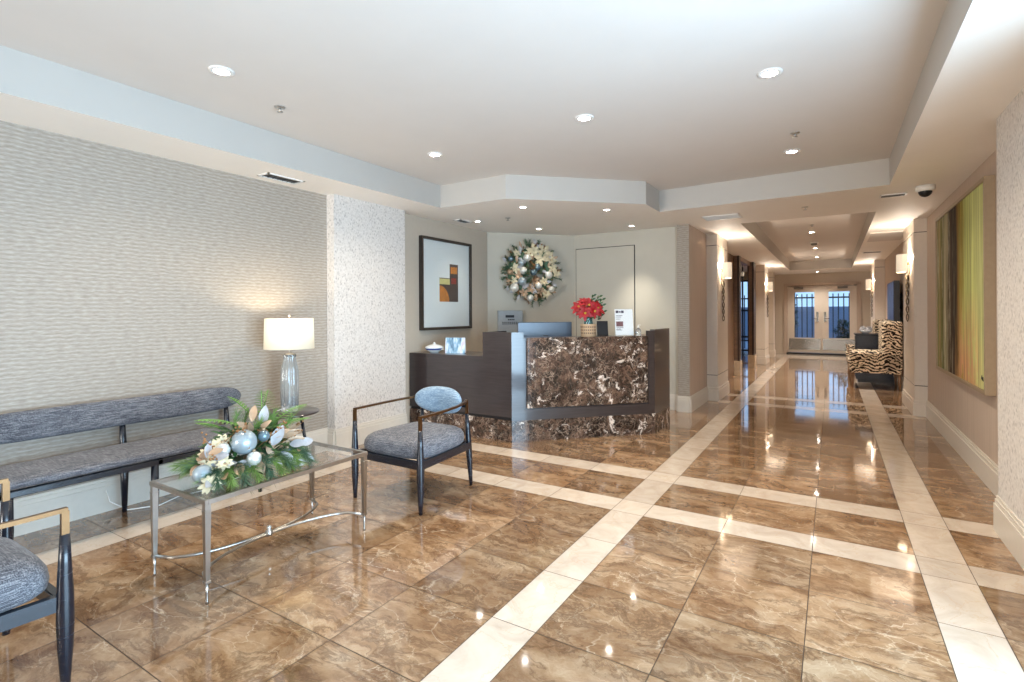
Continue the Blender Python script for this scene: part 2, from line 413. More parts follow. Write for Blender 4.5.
M['brass'] = plain('antique_brass', lin(124, 94, 66), .34, 1, nz=.08)
M['pewter'] = plain('pewter', lin(172, 166, 160), .30, 1, nz=.07)
M['chrome'] = plain('brushed_steel', lin(196, 194, 190), .32, 1, nz=.05)
M['bronze'] = plain('aged_bronze', lin(112, 100, 86), .45, .6, nz=.15)
M['kick'] = plain('kick_plate_steel', lin(150, 147, 142), .26, 1, nz=.05)
M['gold'] = plain('champagne_frame', lin(164, 144, 118), .45, .4, nz=.05)
M['darkframe'] = wood('dark_frame', lin(44, 36, 32), lin(58, 48, 42), .4)
M['pane'] = thin_glass('clear_pane'); M['glass'] = solid_glass('clear_glass', (.93, .97, .98, 1)); M['teal'] = solid_glass('teal_glass', (.35, .66, .66, 1))
M['shade'] = glow('lamp_shade_linen', lin(226, 216, 194), (1, .86, .62, 1), .22)
M['sconce'] = glow('sconce_shade_linen', lin(226, 218, 202), (1, .86, .66, 1), .28); M['bulb'] = glow('bulb_glass', lin(240, 235, 225), (1, .88, .68, 1), 3)
M['lens'] = glow('lamp_lens', lin(250, 245, 235), (1, .95, .87, 1), 40)
M['white'] = plain('white_plastic', lin(232, 230, 226), .4, nz=.02)
M['paper'] = plain('white_paper', lin(238, 240, 244), .6, nz=.01)
M['grille'] = plain('grey_grille', lin(120, 116, 112), .5)
M['zebra'] = zebra(); M['canvas'] = abstract_canvas(); M['tv'] = tv_picture(); M['winter'] = winter_card()
M['pine'] = plain('pine_green', lin(104, 132, 62), .6, nz=.35, scale=18)
M['pine2'] = plain('blue_pine', lin(72, 100, 74), .6, nz=.35, scale=18)
M['fern'] = plain('fern_green', lin(96, 136, 58), .55, nz=.3, scale=14)
M['leafgreen'] = plain('dark_leaf', lin(46, 78, 40), .45, nz=.25)
M['silver'] = plain('silver_leaf', lin(170, 168, 170), .45, .15, nz=.12, scale=22)
M['champ'] = plain('champagne_leaf', lin(176, 146, 118), .45, .3, nz=.16, scale=22)
M['ivory'] = plain('ivory_petal', lin(208, 196, 164), .55, nz=.08)
M['bauble'] = plain('pale_blue_bauble', lin(158, 170, 176), .32, .35, nz=.14, scale=12)
M['bauble2'] = plain('pearl_bauble', lin(214, 212, 204), .2, .3, nz=.08)
M['bauble3'] = plain('teal_bauble', lin(104, 124, 134), .2, .4, nz=.1)
M['twig'] = plain('bronze_twig', lin(150, 108, 68), .45, .4, nz=.2)
M['red'] = plain('red_bract', lin(156, 12, 26), .55, nz=.25, scale=16)
M['yellow'] = plain('yellow_bud', lin(206, 178, 60), .5)
def wicker():
    t = NT('blond_wicker'); x, y, z = t.sep(t.coord()); a = t.math('ARCTAN2', y, x)
    m = t.math('MULTIPLY', t.math('GREATER_THAN', t.math('SINE', t.math('MULTIPLY', a, 22.0)), .1), t.math('GREATER_THAN', t.math('SINE', t.math('MULTIPLY', z, 196.0)), .15))
    m = t.math('MULTIPLY', m, t.math('MULTIPLY', t.math('GREATER_THAN', z, .018), t.math('LESS_THAN', z, .112)))
    t.set(t.mix(m, lin(196, 166, 134), lin(60, 44, 36)), .6); return t.mat
M['wicker'] = wicker()
M['wicker_plain'] = plain('blond_wicker', lin(190, 160, 128), .6, nz=.25, scale=60, bump=.4)
M['porcelain'] = plain('porcelain', lin(234, 238, 240), .15, nz=.02)
M['cobalt'] = plain('cobalt_glaze', lin(60, 76, 140), .2)
M['panelgrey'] = plain('grey_enamel', lin(158, 166, 172), .4)
M['iron'] = plain('black_iron', lin(24, 26, 32), .5)
M['patio'] = plain('patio_concrete', lin(112, 128, 150), .8, nz=.1, scale=3)
M['shrub'] = plain('outdoor_leaf', lin(50, 66, 52), .6, nz=.3)
M['monitor'] = plain('monitor_back', lin(74, 84, 98), .28, .1, nz=.04)
M['mat'] = plain('picture_mat', lin(228, 232, 232), .55, nz=.01)
M['p_brown'] = plain('print_brown', lin(72, 54, 50), .5, nz=.12, scale=20); M['p_orange'] = plain('print_orange', lin(196, 120, 44), .5, nz=.18, scale=20)
M['p_cream'] = plain('print_cream', lin(206, 196, 130), .5, nz=.1, scale=20); M['p_red'] = plain('print_red', lin(150, 50, 40), .5, nz=.2, scale=20)
M['ink'] = plain('printed_ink', lin(70, 64, 84), .6); M['ink2'] = plain('printed_photo', lin(120, 84, 92), .6, nz=.4, scale=120)

# ------------------------------------------------------------------ setting
XL, XR, S, T = -4.10, 0.985, 2.43, 2.67        # left wall, right wall, soffit, tray height
YB = -5.5                                       # front wall behind the camera
# floor: tiles as cells with grout gaps
xb = [-4.25, -3.69, -3.475, -3.105, -2.64, -2.174, -1.708, -1.243, -1.03, -.564, -.099, .367, .58, 1.05]
creamx = {(-3.69, -3.475): 'left', (-1.243, -1.03): 'hall', (.367, .58): 'hall'}
yb = [3.236-.4675*k for k in range(19, 0, -1)]+[3.236, 3.463, 3.963, 4.19]
yb += [4.19+.455*k for k in range(1, 8)]+[7.83, 8.06, 8.55, 8.78]
yb += [8.78+.468*k for k in range(1, 16)]+[16.27, 16.75, 17.25, 17.95]
creamy = {(3.236, 3.463), (3.963, 4.19), (7.83, 8.06), (8.55, 8.78), (16.27, 16.75), (16.75, 17.25), (17.25, 17.95)}
yb = sorted(set(round(v, 4) for v in yb if not (4.19+.455*7+.01 < v < 7.82)))
fl = MB(); tiles = []
g = .0018
for i in range(len(xb)-1):
    for j in range(len(yb)-1):
        x0, x1, y0, y1 = xb[i], xb[i+1], yb[j], yb[j+1]
        if y1-y0 < .03: continue
        cm = 0
        kx = creamx.get((x0, x1))
        if kx == 'hall' or (kx == 'left' and y1 < 3.3): cm = 1
        if (y0, y1) in creamy: cm = 1
        fl.add([(x0+g, y0+g, 0), (x1-g, y0+g, 0), (x1-g, y1-g, 0), (x0+g, y1-g, 0)], [[0, 1, 2, 3]], cm)
        tiles.append((random.random(), random.random(), random.random()))
fl.add([(-4.3, -5.6, -.002), (1.2, -5.6, -.002), (1.2, 18, -.002), (-4.3, 18, -.002)], [[0, 1, 2, 3]], 2); tiles.append((0, 0, 0))
fl.add([(-4.3, 9, -.001), (-1.7, 9, -.001), (-1.7, 16.6, -.001), (-4.3, 16.6, -.001)], [[0, 1, 2, 3]], 1); tiles.append((.3, .6, .1))
floor = struct('floor', fl, [M['marble'], M['cream'], M['grout']])
at = floor.data.attributes.new('tile', 'FLOAT_VECTOR', 'FACE')
at.data.foreach_set('vector', [c for t3 in tiles for c in t3])

# ceiling: dropped soffit with two raised trays
TRAY = [(-3.58, -2.6), (-3.58, 4.33), (-2.75, 4.33), (-1.66, 5.36), (-1.66, 5.86), (.44, 5.74), (.44, -2.6)]
HALL = [(-1.0, 7.2), (-1.0, 16.2), (.43, 16.2), (.43, 7.2)]
bm = bmesh.new()
def loop(pts, z=S):
    vs = [bm.verts.new((x, y, z)) for x, y in pts]
    return [bm.edges.new((vs[i], vs[(i+1)%len(vs)])) for i in range(len(vs))]
ed = loop([(-4.3, YB-.2), (1.2, YB-.2), (1.2, 18.1), (-4.3, 18.1)])+loop(TRAY)+loop(HALL)
bmesh.ops.triangle_fill(bm, use_beauty=True, use_dissolve=False, edges=ed)
ce = MB().bm(bm)
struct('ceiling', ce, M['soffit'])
def tray(name, poly):
    m = MB(); n = len(poly)
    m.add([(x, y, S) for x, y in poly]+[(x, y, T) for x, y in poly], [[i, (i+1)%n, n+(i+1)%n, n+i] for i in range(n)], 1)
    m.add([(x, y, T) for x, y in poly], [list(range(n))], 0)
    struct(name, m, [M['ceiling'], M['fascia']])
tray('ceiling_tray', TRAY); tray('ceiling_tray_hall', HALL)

def baseboard(name, pts, off, h=.205, t=.022):
    """runs along pts; off = side (+1 left of travel, -1 right)"""
    m = MB()
    for (x0, y0), (x1, y1) in zip(pts, pts[1:]):
        d = Vector((x1-x0, y1-y0)).normalized(); nn = Vector((-d.y, d.x))*off
        e = d*t*.0
        for tt, z0, z1 in ((t, 0, h-.045), (t*.72, h-.045, h-.018), (t*.4, h-.018, h)):
            m.prism([(x0, y0), (x1, y1), (x1+nn.x*tt, y1+nn.y*tt), (x0+nn.x*tt, y0+nn.y*tt)], z0, z1)
    return struct(name, m, M['base'])

struct('wall_left', MB().box(XL-.12, XL, YB, 3.27, 0, S), M['woven'])
baseboard('baseboard_left', [(XL, YB), (XL, 3.27)], -1, h=.215)
struct('wall_column_left', MB().box(XL-.12, -4.0, 3.27, 4.225, 0, S), M['speck'])
baseboard('baseboard_column_left', [(XL, 3.27), (-4.0, 3.27), (-4.0, 4.225), (-4.12, 4.225)], -1)
NK = (-4.12, 6.0); NK2 = (-3.235, 6.97)
struct('wall_picture', MB().box(XL-.14, -4.12, 4.225, 6.0, 0, S), M['tan'])
struct('wall_nook_angled', MB().prism([NK, NK2, (NK2[0]-.07, NK2[1]+.12), (NK[0]-.12, NK[1]+.07)], 0, S), M['beige'])
struct('wall_nook', MB().box(-3.235, -1.72, 6.97, 7.09, 0, S), M['beige'])
baseboard('baseboard_nook', [(-4.12, 4.42), NK, NK2, (-1.72, 6.97)], -1)
# nook end wall and corridor left
wl = MB(); wl.add([(-1.72, 6.88, 0), (-1.57, 6.88, 0), (-1.57, 6.88, S), (-1.72, 6.88, S)], [[0, 1, 2, 3]], 1)
wl.add([(-1.57, 6.88, 0), (-1.57, 7.96, 0), (-1.57, 7.96, S), (-1.57, 6.88, S)], [[0, 1, 2, 3]], 0)
wl.add([(-1.72, 6.88, 0), (-1.72, 7.96, 0), (-1.72, 7.96, S), (-1.72, 6.88, S)], [[3, 2, 1, 0]], 0)
struct('wall_corridor_left', wl, [M['strie'], M['woven']])
baseboard('baseboard_corridor_left', [(-1.72, 6.97), (-1.72, 6.88), (-1.57, 6.88), (-1.57, 7.96)], -1)

def pilaster(name, x0, x1, y0, y1):
    """panelled pier: blocks parted by thin grooves, on a base"""
    m = MB(); gx = .006
    m.box(x0+gx, x1-gx, y0+gx, y1-gx, 0, S, m=1)
    for z0, z1 in ((0, .37), (.378, 2.26), (2.268, S)): m.box(x0, x1, y0, y1, z0, z1, .003, seg=1)
    m.box(x0-.02, x1+.02, y0-.02, y1+.02, 0, .16, .004, seg=1); m.box(x0-.014, x1+.014, y0-.014, y1+.014, .16, .195, .006)
    return struct(name, m, [M['panel'], M['reveal']])
pilaster('trim_1', -1.75, -1.42, 7.96, 8.82)
struct('wall_portal_left', MB().box(-1.82, -1.70, 8.82, 10.2, 0, S).box(-1.82, -1.70, 10.2, 11.3, 0, S, m=1), [M['tan'], M['walnut']])
def jamb(name, y0, y1, x1, x0=-1.80):
    m = MB(); m.box(x0, x1, y0, y1, .30, S, .004, m=0, seg=1)
    m.box(x0, x1+.02, y0-.02, y1+.02, 0, .30, .005, m=1, seg=1)
    m.box(x1-.035, x1+.006, y0-.012, y1+.012, .30, S, .003, m=2, seg=1); m.box(x0, x0+.025, y0-.012, y0+.01, .30, S, m=2)
    return struct(name, m, [M['walnut'], M['stone'], M['walnutdark']])
jamb('trim_2', 11.3, 11.5, -1.60, -1.72); jamb('trim_3', 12.95, 13.3, -1.53, -1.655)
struct('trim_4', MB().box(-1.72, -1.60, 11.5, 12.95, 2.34, S), M['walnut'])
struct('wall_corridor_left_far', MB().box(-1.68, -1.62, 13.3, 17.9, 0, S), M['tan'])
baseboard('baseboard_corridor_left_far', [(-1.62, 13.3), (-1.62, 17.9)], -1)
pilaster('trim_5', -1.75, -1.40, 13.95, 14.8); pilaster('trim_6', -1.75, -1.42, 16.35, 16.75)
# side lobby seen through the walnut portal
struct('wall_side_lobby', MB().box(-4.3, -4.2, 8.9, 16.3, 0, S).box(-4.3, -1.75, 8.85, 8.9, 0, S), M['tan'])
sl = MB(); sl.box(-4.3, -2.95, 16.1, 16.2, 0, S); sl.box(-1.95, -1.75, 16.1, 16.2, 0, S); sl.box(-2.95, -1.95, 16.1, 16.2, 2.2, S)
struct('wall_side_lobby_end', sl, M['tan'])
d3 = MB()
for x in (-2.95, -2.50, -2.215, -1.99): d3.box(x, x+.04, 16.11, 16.17, 0, 2.2)
for z in (.16, .55, 1.3, 2.15): d3.box(-2.95, -1.95, 16.11, 16.17, z, z+.05)
struct('door_3', d3, M['iron']); struct('window_1', MB().box(-2.94, -1.96, 16.135, 16.145, .1, 2.16), M['pane'])
# right side
struct('wall_column_right', MB().box(.828, 1.15, 2.50, 4.11, 0, S), M['speck'])
baseboard('baseboard_column_right', [(.828, 2.50), (.828, 4.11), (XR, 4.11)], 1)
struct('wall_right', MB().box(XR, 1.12, 4.11, 17.9, 0, S), M['strie'])
baseboard('baseboard_right', [(XR, 4.11), (XR, 8.04)], 1); baseboard('baseboard_right_far', [(XR, 9.15), (XR, 14.0)], 1)
baseboard('baseboard_right_end', [(XR, 15.5), (XR, 17.9)], 1)
pilaster('trim_7', .855, 1.1, 8.04, 9.15); pilaster('trim_8', .80, 1.1, 14.0, 15.5)
struct('wall_entrance', MB().box(.90, 1.0, YB, -1.1, 0, S).box(.90, 1.0, -1.1, 2.50, 2.25, S), M['beige'])
fw = MB(); fw.box(XL, -4.05, YB-.1, YB, 0, S); fw.box(-2.25, 1, YB-.1, YB, 0, S); fw.box(-4.05, -2.25, YB-.1, YB, 0, .3)
struct('wall_front', fw, M['beige'])
wf = MB()
for x in (-4.05, -3.18, -2.31): wf.box(x, x+.06, YB-.08, YB-.02, .3, S)
struct('window_2', wf, M['darkframe'])
we = MB()
for y in (-1.1, .62, 2.36): we.box(.92, .98, y, y+.06, 0, 2.25)
struct('window_3', we, M['darkframe'])
# end wall with double doors
Y0 = 17.9
ew = MB(); ew.box(-1.9, -1.24, Y0, Y0+.14, 0, S); ew.box(.67, 1.1, Y0, Y0+.14, 0, S); ew.box(-1.24, .67, Y0, Y0+.14, 2.10, S)
struct('wall_end', ew, M['tan'])
df = MB(); df.box(-1.27, -1.17, Y0-.03, Y0+.02, 0, 2.10, .004); df.box(.60, .70, Y0-.03, Y0+.02, 0, 2.10, .004); df.box(-1.27, .70, Y0-.03, Y0+.02, 2.07, 2.15, .004)
df.box(-1.20, -1.145, Y0+.065, Y0+.09, 0, 2.10); df.box(.575, .63, Y0+.065, Y0+.09, 0, 2.10); df.box(-1.20, .63, Y0+.065, Y0+.09, 2.03, 2.10)
struct('trim_9', df, M['strie']); struct('trim_11', MB().box(-.315, -.25, Y0+.066, Y0+.085, .04, 2.06), M['panel'])
struct('trim_10', MB().box(-1.2, .63, Y0-.06, Y0+.12, 0, .04), M['reveal'])
def door(name, x0, x1, hinge):
    m = MB(); y0, y1 = Y0+.02, Y0+.065; w = .13
    g0, g1 = x0+.18, x1-.17
    m.box(x0, g0, y0, y1, .05, 2.06); m.box(g1, x1, y0, y1, .05, 2.06); m.box(g0, g1, y0, y1, .05, .50); m.box(g0, g1, y0, y1, 1.87, 2.06)
    o = struct(name, m, M['panel'])
    MB().box(g0, g1, y0+.018, y0+.026, .50, 1.87).build('glass_pane', M['pane'], o)
    MB().box(x0+.03, x1-.02, y0-.006, y0, .14, .47, .002).build('kick_plate', M['kick'], o)
    hx = x1-.09 if hinge < 0 else x0+.09
    h = MB(); h.box(hx-.03, hx+.03, y0-.012, y0, .98, 1.28, .004); h.tube([(hx, y0-.01, 1.08), (hx, y0-.06, 1.08), (hx-.11*(1 if hinge < 0 else -1), y0-.06, 1.08)], .011, 8)
    h.tube([(hx, y0-.02, 1.22), (hx, y0-.005, 1.22)], .02, 10)
    h.build('door_handle', M['kick'], o)
    c = MB(); cx = (x0+x1)/2-.12*hinge*-1
    c.box(cx-.15, cx+.10, y0-.05, y0, 1.96, 2.02, .006); c.bar([(cx, y0-.04, 2.03), (cx+.25*hinge, y0-.12, 2.04), (cx+.35*hinge, y0-.01, 2.05)], .012, .006)
    c.build('door_closer', M['grille'], o); return o
door('door_1', -1.165, -.29, -1); door('door_2', -.275, .595, 1)
# flush concealed door in the nook
dn = MB(); dn.box(-3.205, -2.315, 6.964, 6.972, 0, 2.228, m=1); dn.box(-3.195, -2.325, 6.955, 6.97, .012, 2.218, m=0)
struct('door_4', dn, [M['beige'], M['reveal']])
# outside the far doors
struct('floor_patio', MB().box(-6, 6, 18.04, 30, -.06, -.02), M['patio'])
fe = thing('iron_fence', 'black iron railing with upright bars outside the glazed double doors', 'fence', (-.3, 20.2, -.02))
fr = MB()
for z in (.25, 1.75): fr.box(-3, 3, -.02, .02, z, z+.05)
fr.box(-.9, -.78, -.05, .05, 0, 2.1); fr.box(1.2, 1.32, -.05, .05, 0, 2.1)
fr.build('rail', M['iron'], fe)
fb = MB()
for k in range(41): fb.box(-3+k*.15, -2.968+k*.15, -.015, .015, 0, 1.9)
fb.build('bars', M['iron'], fe)
def shrub(name, label, x, y, r, h):
    sh = thing(name, label, 'shrub', (x, y, -.02))
    MB().lathe([(.20, 0), (.26, .35), (.27, .38), (.23, .38), (.22, .33)], n=18).build('planter', M['iron'], sh)
    m = MB()
    for k in range(420):
        a = random.uniform(0, 2*PI); ph = random.uniform(-1, 1); rr = r*random.random()**.33
        p = (rr*math.cos(a)*math.sqrt(1-ph*ph), rr*math.sin(a)*math.sqrt(1-ph*ph), .33+h/2+rr*ph*h/2/r)
        m.leaf(p, (random.uniform(-1, 1), random.uniform(-1, 1), random.uniform(-.3, 1)), (0, 0, 1), .12, .05, seg=2)
    m.tube([(0, 0, .3), (0, 0, .33+h*.6)], .025, 6)
    m.build('foliage', M['shrub'], sh)
shrub('potted_shrub', 'dark rounded shrub in a pot outside the right glazed door', .30, 19.0, .24, .75)
shrub('potted_shrub', 'tall dark shrub in a pot outside the left glazed door', -1.22, 19.2, .27, 1.5)
ob = MB(); ob.box(-7, 7, 27, 27.3, 0, 1.5)
struct('wall_patio', ob, M['patio'])

# ------------------------------------------------------------------ ceiling fittings
def spot(loc, power, color=(1, .86, .68), size=1.75, blend=1.0, rad=.05, rot=(0, 0, 0)):
    d = bpy.data.lights.new('downlight_beam', 'SPOT'); d.energy = power; d.color = color; d.spot_size = size; d.spot_blend = blend; d.shadow_soft_size = rad
    o = bpy.data.objects.new('downlight_beam', d); COL.objects.link(o); o.location = loc; o.rotation_euler = rot
def downlight(x, y, z, r, label, group, power, color=(1, .88, .72), size=2.1):
    t = thing('ceiling_downlight', label, 'ceiling light', (x, y, z), 0, group)
    MB().lathe([(r*.78, -.004), (r*.8, -.008), (r*1.25, -.006), (r*1.3, 0)], n=24).build('trim_ring', M['white'], t)
    MB().lathe([(0.0001, -.005), (r*.79, -.005)], n=24).build('lens', M['lens'], t)
    spot((x, y, z-.03), power, color, size)
WARM = (1, .87, .70)
for x, y, lb in ((-2.92, 1.62, 'bright recessed downlight in the raised ceiling over the glass coffee table, leftmost in view'),
                 (-2.91, 3.45, 'small recessed downlight in the raised ceiling just left of the reception soffit corner'),
                 (-1.48, 3.37, 'recessed downlight in the raised ceiling above the middle of the lobby floor'),
                 (-.30, 3.31, 'bright recessed downlight in the raised ceiling nearest the right edge of the tray'),
                 (-.29, 5.03, 'recessed downlight in the raised ceiling beside a sprinkler near the corridor end')):
    downlight(x, y, T, .052, lb, 'downlights in the raised lobby ceiling', 62, WARM, 2.42)
for x, y, lb in ((-3.71, 5.2, 'tiny recessed downlight above the framed print beside a dark vent'),
                 (-2.81, 4.77, 'tiny recessed downlight above the near corner of the reception desk'),
                 (-3.36, 6.12, 'tiny recessed downlight above the wreath on the nook wall'),
                 (-2.11, 5.40, 'tiny recessed downlight above the marble front of the desk near the soffit edge'),
                 (-2.23, 6.58, 'tiny recessed downlight washing the wall right of the concealed door')):
    downlight(x, y, S, .038, lb, 'downlights above the reception desk', 12 if x != -2.23 else 75, (1, .92, .78), 1.7 if x != -2.23 else 1.25)
HP = {10.36: 210, 13.02: 200, 15.2: 130, 17.3: 70}
for x, y, z, lb in ((-.30, 10.36, T, 'first recessed downlight in the corridor ceiling, nearest the lobby'),
                    (-.31, 13.02, T, 'second recessed downlight in the corridor ceiling, behind the round detector'),
                    (-.33, 15.2, T, 'third recessed downlight in the corridor ceiling, at the end of the tray'),
                    (-.36, 17.3, S, 'recessed downlight in the low ceiling right before the double doors')):
    downlight(x, y, z, .05, lb, 'downlights along the corridor', HP[y], (1, .92, .82))

spot((-2.6, 13.4, S-.02), 90, (1, .9, .76), 2.6)   # unseen lamp added to brighten the dark side lobby

def sprinkler(x, y, z, label):
    t = thing('fire_sprinkler', label, 'sprinkler', (x, y, z), 0, 'ceiling sprinklers')
    MB().lathe([(.034, 0), (.034, -.004), (.012, -.008)], n=16).build('escutcheon', M['chrome'], t)
    m = MB().tube([(0, 0, -.004), (0, 0, -.03)], .006, 8); m.lathe([(.002, -.034), (.02, -.033), (.02, -.031), (.003, -.03)], n=12)
    m.tube([(.006, 0, -.01), (.011, 0, -.02), (.004, 0, -.031)], .0018, 5); m.tube([(-.006, 0, -.01), (-.011, 0, -.02), (-.004, 0, -.031)], .0018, 5)
    m.build('head', M['chrome'], t)
sprinkler(-3.107, 2.109, T, 'chrome sprinkler head in the raised ceiling beside the leftmost downlight')
sprinkler(-.239, 4.53, T, 'chrome sprinkler head in the raised ceiling in front of the corridor')
sprinkler(-.249, 6.45, S, 'chrome sprinkler head under the beam at the mouth of the corridor')
sprinkler(-.27, 9.5, T, 'chrome sprinkler head in the corridor tray before the first downlight')
sprinkler(-3.29, 5.23, S, 'chrome sprinkler head in the low ceiling over the reception desk')
sd = thing('smoke_detector', 'round dark-rimmed smoke detector hanging in the corridor ceiling', 'smoke detector', (-.306, 11.88, T))
MB().lathe([(.075, 0), (.075, -.018), (.06, -.03)], n=20).build('base', M['white'], sd)
MB().lathe([(.05, -.03), (.055, -.055), (.03, -.07), (.0001, -.072)], n=20).build('chamber', M['grille'], sd)
def vent(x, y, z, sx, sy, rz, label, lit=False, n=7):
    t = thing('ceiling_vent', label, 'ceiling vent', (x, y, z), rz, 'ceiling air vents')
    m = MB(); b = .016
    m.box(-sx/2, sx/2, -sy/2, -sy/2+b, -.008, 0); m.box(-sx/2, sx/2, sy/2-b, sy/2, -.008, 0); m.box(-sx/2, -sx/2+b, -sy/2, sy/2, -.008, 0); m.box(sx/2-b, sx/2, -sy/2, sy/2, -.008, 0)
    m.build('frame', M['white'], t)
    MB().box(-sx/2+b, sx/2-b, -sy/2+b, sy/2-b, -.002, 0).build('duct_opening', M['black'] if not lit else M['white'], t)
    s = MB(); cr = math.cos(.6); 
    for k in range(n):
        q = -sy/2+b+(sy-2*b)*(k+.5)/n
        s.box(-sx/2+b, sx/2-b, -.004, .004, -.0015, .0005, mat=Matrix.Translation((0, q, -.005)) @ Matrix.Rotation(.6, 4, 'X'))
    s.build('slats', M['grille'] if not lit else M['white'], t)
    return t
vent(-3.90, 2.66, S, .15, .34, 0, 'long dark slotted vent in the low ceiling above the lamp on the left')
vent(-3.86, 5.10, S, .12, .24, 0, 'small dark vent in the low ceiling above the framed print')
vent(-1.118, 6.58, S, .42, .30, 0, 'square white louvred diffuser in the beam before the corridor', True, 9)
vent(.507, 6.26, S, .22, .14, 0, 'dark slotted vent in the right soffit beside the dome camera')
vent(.65, 12.1, S, .30, .22, 0, 'small dark vent above the television in the corridor')
ap = thing('access_panel', 'large rounded flat access panel in the right corridor soffit', 'ceiling panel', (.70, 9.65, S))
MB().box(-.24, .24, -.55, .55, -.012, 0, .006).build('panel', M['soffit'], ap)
MB().box(-.22, .22, -.53, .53, -.0145, -.011, .001).build('door', M['ceiling'], ap)
dc = thing('dome_camera', 'white dome security camera with dark lens under the right soffit', 'camera', (.72, 5.97, S))
MB().lathe([(.072, 0), (.075, -.035), (.066, -.05)], n=24).build('housing', M['white'], dc)
MB().ball((0, 0, -.048), .052, 14).build('lens_dome', M['black'], dc)

# wall sconces: local -Y... built facing +X, plate on the pier face
def make_sconce(label):
    t = thing('wall_sconce', label, 'wall light', (0, 0, 0), 0, 'corridor wall sconces')
    sh = MB(); pts = []
    for k in range(13):
        a = -PI/2+PI*k/12; pts.append((.105*max(0, math.cos(a))**.5+.035, .115*math.copysign(abs(math.sin(a))**.6, math.sin(a))))
    out = pts; inn = [(x-.006 if 0 < i < 12 else x, y*.95) for i, (x, y) in enumerate(pts)]
    n = len(out); vs = [(x, y, z) for z in (-.115, .115) for x, y in out]+[(x, y, z) for z in (-.115, .115) for x, y in inn]; fs = []
    for i in range(n-1):
        fs += [[i, i+1, n+i+1, n+i], [2*n+i+1, 2*n+i, 3*n+i, 3*n+i+1], [n+i, n+i+1, 3*n+i+1, 3*n+i], [i+1, i, 2*n+i, 2*n+i+1]]
    sh.add(vs, fs, 0, False); sh.build('lamp_shade', M['sconce'], t)
    MB().box(0, .012, -.035, .035, -.14, .08, .004).box(.01, .035, -.01, .01, -.02, .02, .003).build('backplate', M['brass'], t)
    st = MB()
    for sgn in (-1, 1):
        st.tube([(.024+.012*math.cos(6*u*PI+sgn*PI/2), sgn*.0+.034*math.sin(6*u*PI+sgn*PI/2)*(1-.45*u), -.14-.62*u) for u in [k/40 for k in range(41)]], [.011*(1-.5*k/40) for k in range(41)], 6)
    for k in range(7):
        z = -.2-.08*k
        st.leaf((.025, 0, z), (.15, (-1)**k, -.5), (1, 0, 0), .09, .04, .1, 4)
    st.build('twisted_stem', M['bronze'], t)
    b = MB().lathe([(.0001, -.03), (.02, -.015), (.022, .01), (.012, .03), (.0001, .035)], c=(.05, 0, 0), n=12); b.build('bulb', M['bulb'], t)
    return t
SCONCES = [(-1.42, 8.30, 0, 'cream-shaded sconce with twisted stem on the left pier nearest the desk'), (-1.40, 14.35, 0, 'small far sconce on the left pier beyond the walnut portal'),
           (.855, 8.45, PI, 'cream-shaded sconce with twisted stem on the right pier beside the green painting'), (.80, 14.6, PI, 'small far sconce on the right pier beyond the television')]
s0 = make_sconce(SCONCES[0][3]); s0.location = (SCONCES[0][0], SCONCES[0][1], 1.915)
for x, y, rz, lb in SCONCES[1:]: dup(s0, (x, y, 1.915), rz, lb, 'corridor wall sconces')
for x, y, rz, lb in SCONCES:
    d = bpy.data.lights.new('sconce_bulb', 'POINT'); d.energy = 12; d.color = (1, .88, .74); d.shadow_soft_size = .03
    o = bpy.data.objects.new('sconce_bulb', d); COL.objects.link(o); o.location = (x+(.05 if rz == 0 else -.05), y, 2.0)

# ------------------------------------------------------------------ reception desk
P0, P1, P2, P3 = (-4.10, 4.40), (-2.733, 4.40), (-1.617, 5.50), (-1.60, 6.03)
dk = thing('reception_desk', 'dark espresso reception desk with a veined brown marble front panel and marble plinth', 'desk', (-2.6, 4.9, 0))
def off(poly, d):   # inset copy of the open outline, towards the back of the desk
    res = []
    for i, p in enumerate(poly):
        ns = []
        for a, b in ((i-1, i), (i, i+1)):
            if 0 <= a and b < len(poly):
                v = (Vector(poly[b])-Vector(poly[a])).normalized(); ns.append(Vector((-v.y, v.x)))
        nn = sum(ns, Vector((0, 0))).normalized(); k = d/max(.3, nn.dot(ns[0])); res.append((p[0]+nn.x*k, p[1]+nn.y*k))
    return res
def band(mb, poly, d0, d1, z0, z1, m=0):
    a, b = off(poly, d0), off(poly, d1)
    for i in range(len(poly)-1): mb.prism([a[i], a[i+1], b[i+1], b[i]], z0, z1, m)
    return mb
OUT = [P0, P1, P2, P3]
band(MB(), OUT, 0, .06, 0, .215).build('plinth', M['emperador'], dk, True)
band(MB(), OUT, .022, .055, .212, .25).build('shadow_gap', M['reveal'], dk, True)
LOW = [P0, (-3.085, 4.40)]; HIGH = [(-3.085, 4.40), P1]
c = MB(); band(c, LOW, .0, .045, .245, .83); c.build('low_front_panel', M['espresso'], dk, True)
c = MB(); band(c, HIGH, .0, .045, .245, 1.10); c.box(-3.085, -3.045, 4.44, 4.80, .245, 1.10); c.build('high_front_panel', M['espresso'], dk, True)
band(MB(), LOW, -.003, .50, .826, .850).build('low_counter', M['espresso'], dk, True)
